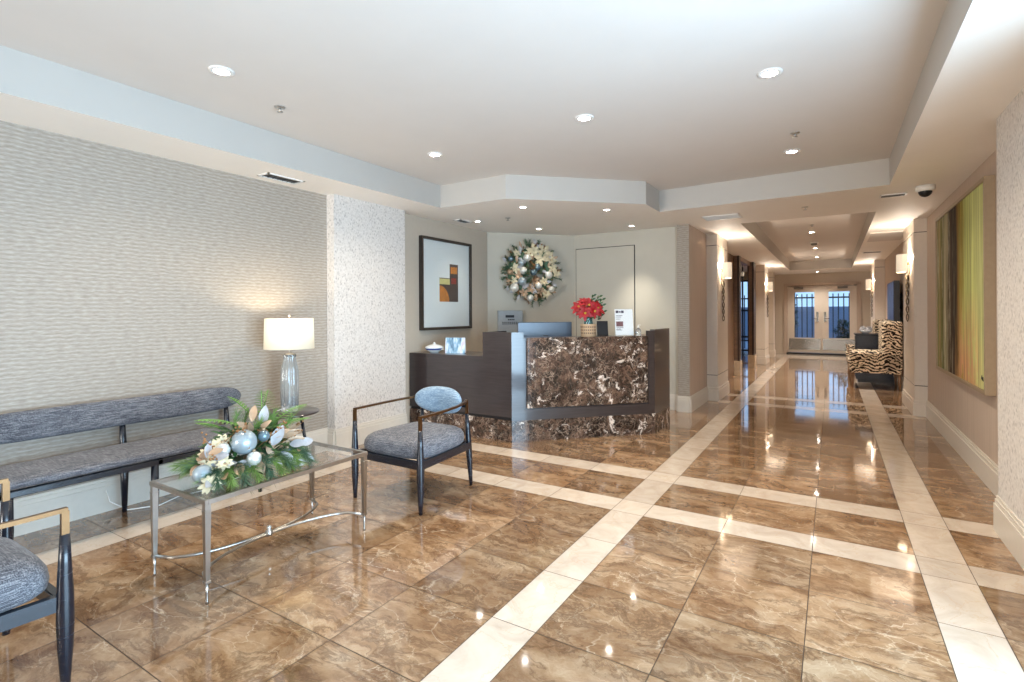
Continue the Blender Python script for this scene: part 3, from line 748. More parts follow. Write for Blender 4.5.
# angled front: frame around the marble
d45 = (Vector(P2)-Vector(P1)); LEN = d45.length; d45.normalize(); n45 = Vector((d45.y, -d45.x))
MF = Matrix.Translation((P1[0], P1[1], 0)) @ Matrix.Rotation(math.atan2(d45.y, d45.x), 4, 'Z')   # local x along the face, -y outwards
c = MB()
c.box(0, .125, 0, .05, .213, 1.10, mat=MF); c.box(LEN-.075, LEN, 0, .05, .213, 1.10, mat=MF); c.box(.125, LEN-.075, 0, .05, .213, .325, mat=MF); c.box(.125, LEN-.075, .022, .05, .325, 1.03, mat=MF)
c.build('front_frame', M['espresso'], dk, True)
MB().box(.160, LEN-.085, -.012, .022, .335, 1.046, .004, mat=MF, seg=1).build('marble_panel', M['emperador'], dk, True)
MB().box(.05, LEN-.04, .01, .34, 1.018, 1.040, .003, mat=MF, seg=1).build('front_ledge', M['espresso'], dk, True)
c = MB(); band(c, [P2, P3], 0, .05, .213, 1.112); c.build('side_panel', M['espresso'], dk, True)
c = MB(); c.prism([(P2[0]-.05, P2[1]+.0), (P3[0]-.05, P3[1]), (P3[0]-.40, P3[1]), (P2[0]-.32, P2[1]+.28)], 1.03, 1.041); c.build('side_ledge', M['walnut'], dk, True)
c = MB(); c.prism([(-3.04, 4.46), (-2.74, 4.46), (-1.68, 5.52), (-1.68, 6.02), (-2.1, 6.02), (-2.1, 5.75), (-2.95, 4.95), (-3.04, 4.95)], .715, .745); c.build('work_surface', M['espresso'], dk, True)
MB().box(-3.02, -2.98, 4.5, 4.92, 0, .715).build('support_panel', M['espresso'], dk, True)
MB().box(-2.12, -2.08, 5.78, 6.0, 0, .715).build('support_panel', M['espresso'], dk, True)

def onface(s, back):  # point on the desk's angled side, s along it, back behind the face
    p = Vector(P1)+d45*s-n45*back; return p.x, p.y
A45 = math.atan2(d45.y, d45.x)
# monitor seen from behind
x, y = onface(.50, .52)
mo = thing('computer_monitor', 'wide computer monitor seen from behind over the reception desk', 'monitor', (x, y, .745), A45-.06)
MB().box(-.31, .31, -.02, .02, .12, .448, .008).build('screen_housing', M['monitor'], mo)
MB().box(-.305, .305, .02, .022, .13, .44).build('screen', M['black'], mo)
MB().box(-.03, .03, -.05, -.02, .03, .30, .006).box(-.12, .12, -.11, .09, 0, .014, .004).build('stand', M['black'], mo)
# second dark screen
x, y = onface(1.045, .16)
cr_ = thing('display_card', 'small dark grey display card standing beside the red poinsettia', 'desk display', (x, y, 1.041), A45)
MB().box(-.062, .062, -.006, .006, .0, .165, .003, mat=Matrix.Rotation(-.12, 4, 'X')).build('panel', M['black'], cr_)
MB().box(-.05, .05, 0, .06, 0, .008, .002).build('foot', M['black'], cr_)
# flyer in acrylic stand
x, y = onface(1.27, .10)
fs_ = thing('flyer_stand', 'white printed flyer in a clear acrylic stand on the desk', 'sign', (x, y, 1.041), A45)
TI = Matrix.Translation((0, 0, .004)) @ Matrix.Rotation(-.10, 4, 'X')
MB().box(-.108, .108, -.004, -.0025, 0, .292, mat=TI).box(-.108, .108, .0025, .004, 0, .292, mat=TI).box(-.108, .108, -.02, .07, 0, .004).build('acrylic_holder', M['pane'], fs_)
fp = MB().box(-.105, .105, -.0012, .0012, .004, .287, mat=TI).build('flyer', M['paper'], fs_)
for x0, x1, z0, z1 in ((-.092, -.062, .245, .272), (-.030, .0, .245, .272), (-.058, -.035, .25, .265)):
    MB().box(x0, x1, -.0022, -.001, z0, z1, mat=TI).build('printed_mark', M['ink'], fp)
for z, w in ((.215, .075), (.20, .06), (.178, .05), (.085, .08), (.07, .05), (.06, .065)):
    MB().box(-.092, -.092+w, -.0022, -.001, z, z+.005, mat=TI).build('printed_line', M['ink'], fp)
MB().box(-.092, -.012, -.0022, -.001, .10, .155, mat=TI).build('printed_photo', M['ink2'], fp)
x, y = onface(1.40, .043)
sb = thing('sanitizer_bottle', 'small clear pump bottle in front of the white flyer', 'bottle', (x, y, 1.041))
MB().lathe([(.028, 0), (.03, .004), (.03, .06), (.026, .075), (.012, .084), (.012, .092)], n=18).build('bottle_body', M['glass'], sb)
MB().lathe([(.013, .09), (.013, .105), (.005, .107), (.005, .122), (.0001, .122)], n=12).tube([(0, 0, .12), (.028, -.01, .12)], .004, 6).build('pump', M['white'], sb)
# poinsettia
x, y = onface(.86, .11)
po = thing('poinsettia_arrangement', 'red poinsettia flowers in a teal vase and woven basket on the desk', 'flowers', (x, y, 1.041), A45)
bk = MB().lathe([(.07, 0), (.078, .005), (.084, .125), (.088, .13), (.084, .135), (.078, .128), (.072, .01)], n=30); bk.build('basket', M['wicker'], po)
MB().lathe([(.03, .03), (.045, .06), (.048, .14), (.04, .19), (.05, .235), (.047, .235), (.037, .19), (.045, .14), (.042, .06), (.0001, .04)], n=22).build('vase', M['teal'], po)
for (fx, fy, fz, r, dx, dy, dz) in ((-.115, -.03, .315, .085, -.5, -.7, .5), (-.02, -.07, .33, .09, 0, -1, .5), (.085, -.05, .30, .09, .4, -.8, .4), (-.07, -.09, .25, .075, -.3, -1, .05), (.02, .02, .37, .07, 0, -.2, 1), (-.06, .05, .35, .08, -.4, .4, .8), (.10, .05, .34, .07, .5, .3, .7), (-.10, -.06, .27, .07, -.6, -.7, .1), (.03, -.10, .27, .075, .1, -1, .0), (.13, -.01, .26, .07, .8, -.5, .1), (-.05, -.02, .37, .075, -.2, -.5, .9)):
    f = MB(); D = Vector((dx, dy, dz)).normalized(); U = D.orthogonal().normalized(); W = D.cross(U); c0 = Vector((fx, fy, fz))
    for ring, (cnt, L, up) in enumerate(((7, r, .25), (6, r*.72, .65))):
        for k in range(cnt):
            a = 2*PI*(k+.5*ring)/cnt+random.uniform(-.15, .15); rd = U*math.cos(a)+W*math.sin(a)
            f.leaf(c0+rd*.006, rd+D*up, D, L*random.uniform(.85, 1.1), L*.52, .25, 5)
    h = f.build('poinsettia_head', M['red'], po)
    b = MB()
    for k in range(5): b.ball(c0+U*.008*math.cos(k*1.26)+W*.008*math.sin(k*1.26)+D*.012, .005, 6)
    b.build('buds', M['yellow'], h)
lf = MB(); st = MB()
for k in range(34):
    a = random.uniform(0, 2*PI); rr = random.uniform(.05, .13); z = random.uniform(.19, .34)
    lf.leaf((rr*.6*math.cos(a), rr*.6*math.sin(a), z), (math.cos(a), math.sin(a), random.uniform(-.3, .5)), (0, 0, 1), random.uniform(.06, .10), .036, .3, 4)
for k, (dx, dz) in enumerate(((.12, .42), (.155, .39), (.05, .43), (.16, .33), (.17, .26))):
    st.tube([(0, 0, .2), (dx*.5, .02, .2+(dz-.2)*.65), (dx, .0, dz)], [.003, .002, .0015], 5)
    for q in range(5): lf.leaf((dx*(1-.1*q), 0, dz-.02*q), (.5*(-1)**q+.4, -.5, .5), (0, -1, .3), .045, .022, .15, 4)
for k in range(9):
    a = 2*PI*k/9; st.tube([(.01*math.cos(a), .01*math.sin(a), .08), (.05*math.cos(a), .05*math.sin(a), .22), (.09*math.cos(a), .08*math.sin(a)-.02, .30)], .003, 5)
lf.build('green_leaves', M['leafgreen'], po); st.build('stems', M['leafgreen'], po)
# porcelain and card on the low counter
tu = thing('porcelain_tureen', 'white porcelain tureen with lid and blue band on the low counter', 'dish', (-3.87, 4.56, .85))
MB().lathe([(.05, 0), (.055, .008), (.085, .025), (.105, .05), (.108, .058)], n=28).build('bowl', M['porcelain'], tu)
MB().lathe([(.109, .058), (.10, .068), (.065, .085), (.02, .092), (.012, .096), (.016, .106), (.010, .115), (.0001, .117)], n=28).build('lid', M['porcelain'], tu)
MB().lathe([(.0905, .032), (.1055, .0495), (.107, .0495), (.093, .031)], n=28).build('blue_band', M['cobalt'], tu)
for sg in (-1, 1): MB().tube([(sg*.10, 0, .05), (sg*.128, 0, .055), (sg*.126, 0, .038), (sg*.096, 0, .036)], .006, 6).build('handle', M['porcelain'], tu)
cd = thing('holiday_card', 'folded winter picture card standing beside the porcelain tureen', 'card', (-3.575, 4.56, .85), .32)
MB().box(-.115, .115, -.002, .002, 0, .175, mat=Matrix.Rotation(-.12, 4, 'X')).build('front_leaf', M['winter'], cd)
MB().box(-.115, .115, .04, .043, 0, .17, mat=Matrix.Rotation(.12, 4, 'X')).build('back_leaf', M['paper'], cd)

# ------------------------------------------------------------------ nook wall: wreath, panel; print
AW = PI/4
wr = thing('christmas_wreath', 'large round pine wreath with ivory flowers and pale baubles on the nook wall', 'wreath', (-3.69+.03, 6.43-.03, 1.865), AW)
RO, RC = .44, .27
def ringp(a, r, y): return Vector((r*math.cos(a), y, r*math.sin(a)))
MB().tube([ringp(2*PI*k/40, RC, -.05) for k in range(40)], .07, 10, closed=True).build('twig_ring', M['pine2'], wr)
for part, (mat_, cnt) in enumerate((('pine2', 120), ('twig', 60))):
    m = MB()
    for k in range(cnt):
        a = random.uniform(0, 2*PI); r = random.uniform(.14, .36); p = ringp(a, r, random.uniform(-.11, -.04))
        dr = ringp(a+random.uniform(-.7, .7), 1, 0)+Vector((0, random.uniform(-.7, .05), 0)); 
        if r < .2: dr = -dr*.6+Vector((0, -.6, 0))
        m.spray(p, dr, random.uniform(.08, .14), .05, 44, .9, 0, .0026)
    for k in range(3 if part == 0 else 0): pass
    m.build('pine_needles', M[mat_], wr)
for px, pz, dx, dz, L in ((-.02, .35, -.01, 1, .11), (.10, .34, .05, 1, .11), (.02, -.36, -.1, -1, .12)):
    MB().spray((px, -.06, pz), (dx, -.1, dz), L, .05, 50, .7, 0, .002).build('pine_tip', M['pine2'], wr)
for (x, z, r, mk) in ((.07, .07, .052, 'bauble3'), (-.13, .02, .055, 'bauble2'), (-.15, -.13, .06, 'bauble'), (-.26, -.22, .065, 'bauble2'), (.09, -.19, .05, 'bauble2'), (.24, -.04, .055, 'bauble2'), (-.08, .20, .055, 'bauble2'), (-.16, .13, .045, 'bauble'), (.02, .0, .05, 'bauble3'), (-.03, -.36, .05, 'bauble2'), (.28, -.24, .045, 'bauble2'), (-.31, .18, .04, 'bauble3'), (-.32, .0, .04, 'champ')):
    b = MB().ball((x, -.13, z), r, 14); o = b.build('bauble', M[mk], wr)
def flower(parent, c, D, r, mk, name, cnt=6):
    f = MB(); D = Vector(D).normalized(); U = D.orthogonal().normalized(); W = D.cross(U); c0 = Vector(c)
    for ring, (n_, L, up) in enumerate(((cnt, r, .2), (cnt-1, r*.65, .7))):
        for k in range(n_):
            a = 2*PI*(k+.5*ring)/n_+random.uniform(-.2, .2); rd = U*math.cos(a)+W*math.sin(a)
            f.leaf(c0+rd*.005, rd+D*up, D, L*random.uniform(.85, 1.15), L*.55, .2, 4)
    return f.build(name, M[mk], parent)
for x, z, r in ((.03, .30, .11), (.16, .28, .11), (.11, .19, .10), (.25, .22, .09), (-.04, .25, .08), (.30, .06, .07), (.36, -.02, .06), (.05, -.13, .07), (-.02, -.23, .07), (-.25, .05, .07), (-.2, -.05, .06), (.17, -.13, .07), (.2, -.3, .07), (-.12, -.29, .07), (-.27, -.12, .06), (-.22, .26, .06), (.12, -.26, .06), (.3, .17, .06)):
    flower(wr, (x, -.13, z), (x*.4, -1, .1), r, 'ivory' if (z > .1 or x > .15 or x < -.22) else 'champ', 'fabric_flower')
for k in range(46):
    a = random.uniform(0, 2*PI); r = random.uniform(.14, .40); p = ringp(a, r, -.12)
    MB().leaf(p, ringp(a+random.uniform(-1, 1), 1, 0)+Vector((0, -.4, 0)), (0, -1, 0), random.uniform(.07, .11), .04, .2).build('ribbed_leaf', M['champ' if k % 2 else 'silver'], wr)
bw = MB()
for k in range(60):
    a = random.uniform(0, 2*PI); bw.ball(ringp(a, random.uniform(.2, .42), random.uniform(-.14, -.08)), .010, 6)
bw.build('berries', M['twig'], wr)['kind'] = 'stuff'

fa = thing('alarm_panel', 'grey metal fire alarm panel with dark display on the nook wall', 'alarm panel', (-3.895+.0, 6.225-.0, .93), AW)
MB().box(-.178, .178, -.06, 0, 0, .40, .006).build('cabinet', M['panelgrey'], fa)
MB().box(-.165, .165, -.068, -.058, .012, .388, .004).build('door', M['panelgrey'], fa)
MB().box(-.075, .05, -.072, -.066, .30, .335, .002).build('display', M['black'], fa)
kb = MB()
for r_ in range(2):
    for k in range(8): kb.box(-.12+k*.028, -.104+k*.028, -.074, -.067, .205+.022*r_, .218+.022*r_, .001, seg=1)
for k in range(4): kb.box(-.04+k*.025, -.022+k*.025, -.074, -.067, .262, .28, .001, seg=1)
kb.build('buttons', M['black'], fa)

pr = thing('framed_print', 'abstract orange and brown print in a wide white mat and dark frame', 'framed picture', (-4.12, 5.075, 1.095))
m = MB(); w, h, b = .985, 1.115, .032
m.box(.0, .05, -w/2, -w/2+b, 0, h, .003); m.box(0, .05, w/2-b, w/2, 0, h, .003); m.box(0, .05, -w/2+b, w/2-b, 0, b); m.box(0, .05, -w/2+b, w/2-b, h-b, h)
m.build('frame', M['darkframe'], pr)
mt = MB().box(.005, .022, -w/2+b, w/2-b, b, h-b).build('mat_board', M['mat'], pr)
# print: stepped field with colour shapes; y grows to the right as seen
pl = MB(); x1 = .0225
ya, yb_, yc = -.145, .055, .225
za, zb, zc = .345, .64, .82
pl.box(.021, x1, ya, yc, za, zb); pl.box(.021, x1, yb_, yc, zb, zc); pp = pl.build('print', M['p_brown'], pr)
cc = MB(); pts = [(ya, za)]+[(ya+.21*math.sin(a)*.9, za+.20*math.cos(a)) for a in [PI/2*k/10 for k in range(11)]][::-1]
vs = [(x1+.001, yy, zz) for yy, zz in pts]; cc.add(vs, [list(range(len(vs)))]); cc.box(x1, x1+.001, yb_+.02, yc-.02, .70, .785); cc.build('orange_shapes', M['p_orange'], pp)
MB().box(x1, x1+.001, ya, yb_, .56, .63).build('cream_shape', M['p_cream'], pp)
MB().box(x1, x1+.001, yb_+.03, yc-.04, .57, .645).build('red_shape', M['p_red'], pp)
MB().box(.034, .037, -w/2+b, w/2-b, b, h-b).build('glazing', M['pane'], pr)

# ------------------------------------------------------------------ green painting, television
gp = thing('abstract_painting', 'large lime green and brown abstract canvas in a champagne frame on the right wall', 'painting', (XR, 4.92, .69))
MB().box(-.05, -.012, .03, 2.03, .03, 1.54).build('canvas', M['canvas'], gp)
m = MB(); m.box(-.062, 0, 0, .03, 0, 1.57, .002, seg=1); m.box(-.062, 0, 2.03, 2.06, 0, 1.57, .002, seg=1); m.box(-.062, 0, .03, 2.03, 0, .03); m.box(-.062, 0, .03, 2.03, 1.54, 1.57)
m.build('frame', M['gold'], gp)
sg_ = MB(); sg_.tube([(-.051, .16, .10), (-.051, .14, .13), (-.051, .13, .095), (-.051, .11, .12), (-.051, .10, .09)], .003, 5); sg_.build('painted_mark', M['black'], gp)
tv = thing('television', 'flat television with a blue picture on the right corridor wall', 'television', (XR, 10.95, 1.13))
MB().box(-.14, -.06, -.56, .56, 0, .66, .006).build('housing', M['black'], tv)
MB().box(-.144, -.139, -.54, .54, .02, .64).build('screen', M['tv'], tv)
MB().box(-.06, 0, -.15, .15, .2, .46).build('wall_bracket', M['black'], tv)

# ------------------------------------------------------------------ zebra armchairs and what stands between them
def make_zebra():
    t = thing('zebra_armchair', '', 'armchair', (0, 0, 0))
    MB().box(-.36, .34, -.36, .36, .27, .40, .02).build('seat_base', M['zebra'], t)
    MB().box(-.38, .12, -.27, .27, .40, .50, .04, seg=3).build('seat_cushion', M['zebra'], t)
    for s in (-1, 1):
        a = MB().box(-.36, .34, s*.28-.085, s*.28+.085, .28, .62, .03, seg=3); a.build('armrest', M['zebra'], t)
    b = MB().box(.08, .36, -.365, .365, .30, 1.13, .05, seg=3); b.build('backrest', M['zebra'], t)
    for sx in (-.31, .31):
        for sy in (-.31, .31): MB().tube([(sx, sy, .28), (sx*1.04, sy, 0)], [.028, .018], 10).build('leg', M['walnut'], t)
    for s in (-1, 1): MB().lathe([(.0001, -.01), (.028, -.008), (.032, .0), (.028, .008), (.0001, .01)], c=(-.365, s*.28, .60), n=14, mat=Matrix.Rotation(PI/2, 3, 'Y')).build('arm_knob', M['walnut'], t)
    return t
z0 = make_zebra(); z0.location = (.60, 10.72, 0); z0['label'] = 'zebra-striped armchair nearest the lobby against the right corridor wall'; z0['group'] = 'zebra armchairs'
dup(z0, (.60, 12.35, 0), 0, 'farther zebra-striped armchair beyond the dark cabinet, mostly hidden', 'zebra armchairs')
cb = thing('side_cabinet', 'dark charcoal cabinet standing between the zebra armchairs', 'cabinet', (.66, 11.55, 0))
MB().box(-.30, .30, -.22, .22, .06, .86, .006).box(-.27, .27, -.19, .19, 0, .06).build('body', M['navy'], cb)
MB().box(-.32, .32, -.24, .24, .86, .885, .004).build('top', M['navy'], cb)
for s in (-1, 1): MB().box(-.308, -.298, s*.105-.1, s*.105+.1, .09, .83, .003).build('door', M['navy'], cb)
wf_ = thing('white_flower_bowl', 'small bowl of white flowers on the dark corridor cabinet', 'flowers', (.52, 11.5, .885))
MB().lathe([(.04, 0), (.08, .03), (.10, .06), (.094, .06), (.07, .03), (.0001, .02)], n=18).build('bowl', M['porcelain'], wf_)
for k in range(8):
    a = 2*PI*k/8; flower(wf_, (.08*math.cos(a), .08*math.sin(a), .08+.02*(k % 2)), (math.cos(a), math.sin(a), .8), .05, 'silver', 'white_flower', 5)

# lantern by the walnut portal
la = thing('hanging_lantern', 'dark oval ring lantern hanging inside the walnut portal', 'lantern', (-1.70, 12.5, 2.34))
MB().tube([(0, .06*math.sin(2*PI*k/24), -.2+.15*math.cos(2*PI*k/24)) for k in range(24)], .012, 8, closed=True).tube([(0, 0, -.05), (0, 0, 0)], .006, 6).build('ring', M['iron'], la)
MB().lathe([(.0001, -.26), (.03, -.25), (.035, -.17), (.0001, -.15)], n=12).build('candle_glass', M['sconce'], la)

# ------------------------------------------------------------------ seating group
def pad(mb, fx, nu=40, nv=14):
    """closed pillow surface from fx(u,v): u around, v from -1 to 1"""
    vs = []; fs = []
    for j in range(nv+1):
        for i in range(nu): vs.append(fx(2*PI*i/nu, -1+2*j/nv))
    for j in range(nv):
        for i in range(nu): fs.append([j*nu+i, j*nu+(i+1)%nu, (j+1)*nu+(i+1)%nu, (j+1)*nu+i])
    fs += [list(range(nu))[::-1], list(range(nv*nu, (nv+1)*nu))]
    return mb.add(vs, fs, 0, True)
def sgnp(v, e): return math.copysign(abs(v)**e, v)
def chair():
    t = thing('open_armchair', '', 'armchair', (0, 0, 0))          # faces local -Y
    def seat(u, v):
        # superellipse outline, domed top, tucked bottom
        k = (1-abs(v)**3.2)**.5 if abs(v) < 1 else 0
        rx, ry = .292, .292; e = .42
        sc_ = .80+.20*k if v > 0 else .92+.08*k
        if v >= 1: sc_ = .0
        x = rx*sgnp(math.cos(u), e)*sc_; y = ry*sgnp(math.sin(u), e)*sc_
        x *= 1-.10*(y/.29)*.5
        return (x, y, 0)
    m = MB(); rings = [(.93, .335), (.985, .35), (1.0, .375), (.985, .405), (.94, .43), (.84, .45), (.66, .465), (.42, .474), (.18, .478)]
    nu = 48; vs = []; fs = []
    for sc_, z in rings:
        for i in range(nu):
            u = 2*PI*i/nu; x = .308*sgnp(math.cos(u), .42)*sc_; y = .308*sgnp(math.sin(u), .42)*sc_
            x *= 1-.17*(y+.30)/.60
            vs.append((x, y-.005, z))
    for j in range(len(rings)-1):
        for i in range(nu): fs.append([j*nu+i, j*nu+(i+1)%nu, (j+1)*nu+(i+1)%nu, (j+1)*nu+i])
    fs += [list(range(nu))[::-1], list(range((len(rings)-1)*nu, len(rings)*nu))]
    m.add(vs, fs, 0, True); m.build('seat_cushion', M['fabric'], t)
    f = MB(); fx, fy, rx, ry = .295, -.305, .245, .30
    f.box(-fx, fx, fy-.012, fy+.018, .283, .335, .004); f.box(-rx, rx, ry-.018, ry+.012, .283, .335, .004)
    for s in (-1, 1): f.bar([(s*fx, fy, .309), (s*rx, ry, .309)], .026 if 0 else .013, .026)
    f.build('seat_frame', M['navy'], t)
    for s in (-1, 1):
        prof = [0, .12, .28, .45, .62, .8, 1]; rad = [.0125, .0165, .0225, .0255, .0245, .0195, .0145]
        l = MB().tube([(s*.305, -.315, .543*q) for q in prof], rad, 14); l.build('leg', M['navy'], t)
        b0, b1 = Vector((s*.238, .322, 0)), Vector((s*.222, .295, .543))
        l = MB().tube([b0.lerp(b1, q) for q in prof], [r_*.92 for r_ in rad], 14); l.build('leg', M['navy'], t)
        a = MB()
        pts = [(s*.305, -.315, .540), (s*.305, -.315, .622)]
        a.bar(pts, .011, .0085)
        crv = [(s*.305, -.322, .626), (s*.308, -.20, .627), (s*.305, -.06, .629), (s*.292, .08, .632), (s*.268, .19, .636), (s*.236, .27, .639), (s*.215, .300, .640)]
        a.bar(crv, .009, .0075)
        a.bar([(s*.2215, .294, .540), (s*.218, .296, .642)], .010, .008)
        a.build('armrest', M['brass'], t)
    bp_ = MB(); nu, nv = 44, 12; vs = []; fs = []
    for j in range(nv+1):
        ph = -PI/2+PI*j/nv
        for i in range(nu):
            u = 2*PI*i/nu
            r_ = math.cos(ph)**.55 if 0 < j < nv else .02
            x = .228*sgnp(math.cos(u), .85)*r_; z = .102*sgnp(math.sin(u), .9)*r_
            y = .042*math.sin(ph)+(-.9*x*x+.0)
            vs.append((x, .268+y, .632+z))
    for j in range(nv):
        for i in range(nu): fs.append([j*nu+i, (j+1)*nu+i, (j+1)*nu+(i+1)%nu, j*nu+(i+1)%nu])
    bp_.add(vs, fs, 0, True); bp_.build('backrest', M['fabric_daylit'], t)
    br = MB()
    for s in (-1, 1): br.bar([(s*.16, .29, .60), (s*.222, .297, .60)], .008, .012)
    br.build('back_bracket', M['navy'], t)
    return t
ch = chair(); ch.location = (-2.565, 2.835, 0)
tag(ch, 'open armchair with daylight-blue oval back standing in front of the reception desk', 'armchair', 'open armchairs by the coffee table')
dup(ch, (-2.565, .39, 0), PI, 'open armchair cropped by the left edge, only its arms and seat side showing', 'open armchairs by the coffee table')

# bench
be = thing('upholstered_bench', 'long charcoal upholstered bench with a floating padded back along the left wall', 'bench', (-3.78, 1.565, 0))
y0, y1 = -.765, .765
sc = MB()
def rr_prism(mb, L, prof):   # long cushion: rounded-rect sections along y with soft ends
    nu = 32; rows = [(-1, .55), (-.992, .8), (-.975, .93), (-.94, 1), (.94, 1), (.975, .93), (.992, .8), (1, .55)]
    vs = []; fs = []
    for t_, k in rows:
        for i in range(nu):
            u = 2*PI*i/nu; x, z = prof(u, k); vs.append((x, L*t_, z))
    n = len(rows)
    for j in range(n-1):
        for i in range(nu): fs.append([j*nu+i, j*nu+(i+1)%nu, (j+1)*nu+(i+1)%nu, (j+1)*nu+i])
    fs += [list(range(nu))[::-1], list(range((n-1)*nu, n*nu))]
    return mb.add(vs, fs, 0, True)
rr_prism(sc, .765, lambda u, k: (.015+.232*sgnp(math.cos(u), .45)*(.9+.1*k), .430+.030*sgnp(math.sin(u), .6)*(.6+.4*k)))
sc.build('seat_cushion', M['fabric'], be)
rl = MB(); rl.box(.20, .235, y0+.02, y1-.02, .368, .402, .004); rl.box(-.20, -.17, y0+.02, y1-.02, .368, .402, .004)
for y in (y0+.03, 0, y1-.06): rl.box(-.2, .235, y, y+.03, .368, .402, .003)
rl.build('seat_frame', M['navy'], be)
for y in (-.68, -.01, .68):
    MB().tube([(.215, y, .39), (.215, y, .2), (.215, y, 0)], [.020, .022, .013], 12).build('leg', M['navy'], be)
    MB().tube([(-.20, y, 0), (-.20, y, .25), (-.215, y, .45), (-.235, y, .66)], [.014, .024, .02, .014], 12).build('leg', M['navy'], be)
bb = MB(); nu = 24; rows = []
N = 40; vs = []; fs = []
for j in range(N+1):
    t_ = -1+2*j/N; yy = .79*math.sin(t_*PI/2)
    e = (abs(yy)/.79)
    hh = .088*max(.02, (1-e**10))**.5; dd = .032*max(.05, (1-e**14))**.5
    for i in range(nu):
        u = 2*PI*i/nu; vs.append((-.215+dd*sgnp(math.cos(u), .6), yy, .656+hh*sgnp(math.sin(u), .6)))
for j in range(N):
    for i in range(nu): fs.append([j*nu+i, j*nu+(i+1)%nu, (j+1)*nu+(i+1)%nu, (j+1)*nu+i])
fs += [list(range(nu))[::-1], list(range(N*nu, (N+1)*nu))]
bb.add(vs, fs, 0, True); bb.build('backrest', M['fabric'], be)

# side table and lamp
TX, TY = -3.75, 2.62
stb = thing('side_table', 'small round dark side table with slanted legs under the lamp', 'table', (TX, TY, 0))
MB().lathe([(.19, .488), (.222, .492), (.228, .500), (.224, .508), (.0001, .510)], n=40).build('tabletop', M['espresso'], stb)
for k in range(3):
    a = 2*PI*k/3+.35; MB().tube([(.10*math.cos(a), .10*math.sin(a), .489), (.19*math.cos(a), .19*math.sin(a), 0)], [.014, .010], 10).build('leg', M['navy'], stb)
lp = thing('table_lamp', 'table lamp with white drum shade and ribbed clear glass base', 'lamp', (TX, TY, .51))
MB().lathe([(.060, 0), (.062, .012), (.066, .05), (.069, .20), (.067, .33), (.052, .40), (.045, .425), (.052, .455), (.050, .46), (.040, .43), (.046, .40), (.060, .33), (.061, .20), (.058, .05), (.0001, .03)], n=96, ripple=.035, rn=16).build('glass_base', M['glass'], lp)
MB().lathe([(.012, .03), (.006, .05), (.006, .52), (.014, .525), (.014, .55)], n=12).lathe([(.03, .455), (.03, .466), (.0001, .468)], n=16).build('stem', M['chrome'], lp)
sh = MB().lathe([(.191, .507), (.184, .752), (.181, .752), (.188, .507)], n=56); sh.f.append([0, 0, 0]) if 0 else None
sh.build('lamp_shade', M['shade'], lp)
fi = MB()
for k in range(3):
    a = 2*PI*k/3; fi.tube([(0, 0, .748), (.182*math.cos(a), .182*math.sin(a), .748)], .0025, 5)
fi.tube([(0, 0, .55), (0, 0, .77)], .004, 6); fi.ball((0, 0, .775), .010, 8); fi.build('harp_finial', M['chrome'], lp)
MB().ball((0, 0, .60), .03, 10).build('bulb', M['bulb'], lp)
MB().tube([(-.04, -.03, .02-.0), (-.26, -.05, -.05), (-.29, -.10, -.30), (-.27, -.20, -.495), (-.16, -.5, -.502), (-.20, -.75, -.502), (-.13, -.9, -.502), (-.22, -1.05, -.502), (-.30, -1.12, -.44), (-.335, -1.13, -.36)], .004, 6).build('cord', M['white'], lp)
d = bpy.data.lights.new('table_lamp_bulb', 'POINT'); d.energy = 6; d.color = (1, .84, .60); d.shadow_soft_size = .04
o = bpy.data.objects.new('table_lamp_bulb', d); COL.objects.link(o); o.location = (TX, TY, .51+.67)

# coffee table
CX, CY_ = -2.635, 1.71
ct = thing('coffee_table', 'rectangular glass coffee table with a pewter frame and curved stretchers', 'table', (CX, CY_, 0))
hx, hy, H = .258, .475, .47
m = MB(); b = .016
m.box(-hx, hx, -hy, -hy+b, H-.022, H, .002, seg=1); m.box(-hx, hx, hy-b, hy, H-.022, H, .002, seg=1); m.box(-hx, -hx+b, -hy+b, hy-b, H-.022, H); m.box(hx-b, hx, -hy+b, hy-b, H-.022, H)
m.build('top_frame', M['pewter'], ct)
MB().box(-hx+b, hx-b, -hy+b, hy-b, H-.012, H-.002).build('glass_top', M['pane'], ct)
for sx in (-1, 1):
    for sy in (-1, 1):
        lx, ly = sx*(hx-.016), sy*(hy-.016); l = MB(); n0 = 4
        vs = [(lx+a*.0135, ly+c_*.0135, H-.05) for a, c_ in ((-1, -1), (1, -1), (1, 1), (-1, 1))]+[(lx+a*.0095, ly+c_*.0095, .10) for a, c_ in ((-1, -1), (1, -1), (1, 1), (-1, 1))]
        l.add(vs, [[0, 1, 2, 3], [7, 6, 5, 4], [0, 4, 5, 1], [1, 5, 6, 2], [2, 6, 7, 3], [3, 7, 4, 0]])
        l.box(lx-.0125, lx+.0125, ly-.0125, ly+.0125, H-.05, H-.022); l.box(lx-.015, lx+.015, ly-.015, ly+.015, H-.060, H-.050, .002, seg=1)
        l.box(lx-.013, lx+.013, ly-.013, ly+.013, .090, .104, .002, seg=1)
        l.tube([(lx, ly, .092), (lx, ly, .05), (lx, ly, .010), (lx, ly, 0)], [.008, .0065, .006, .0075], 12)
        l.build('leg', M['pewter'], ct)
for sx in (-1, 1):
    a = MB(); pts = []
    for k in range(25):
        t_ = -1+2*k/24; pts.append((sx*((hx-.016)*(1-math.sqrt(max(0, 1-t_*t_*.999))**.9)+.006), (hy-.016)*t_, .097))
    a.tube(pts, .0075, 10); a.build('stretcher', M['pewter'], ct)
MB().lathe([(.0001, .080), (.017, .084), (.019, .097), (.017, .110), (.008, .114), (.013, .124), (.011, .136), (.0001, .142)], n=18).build('center_finial', M['chrome'], ct)

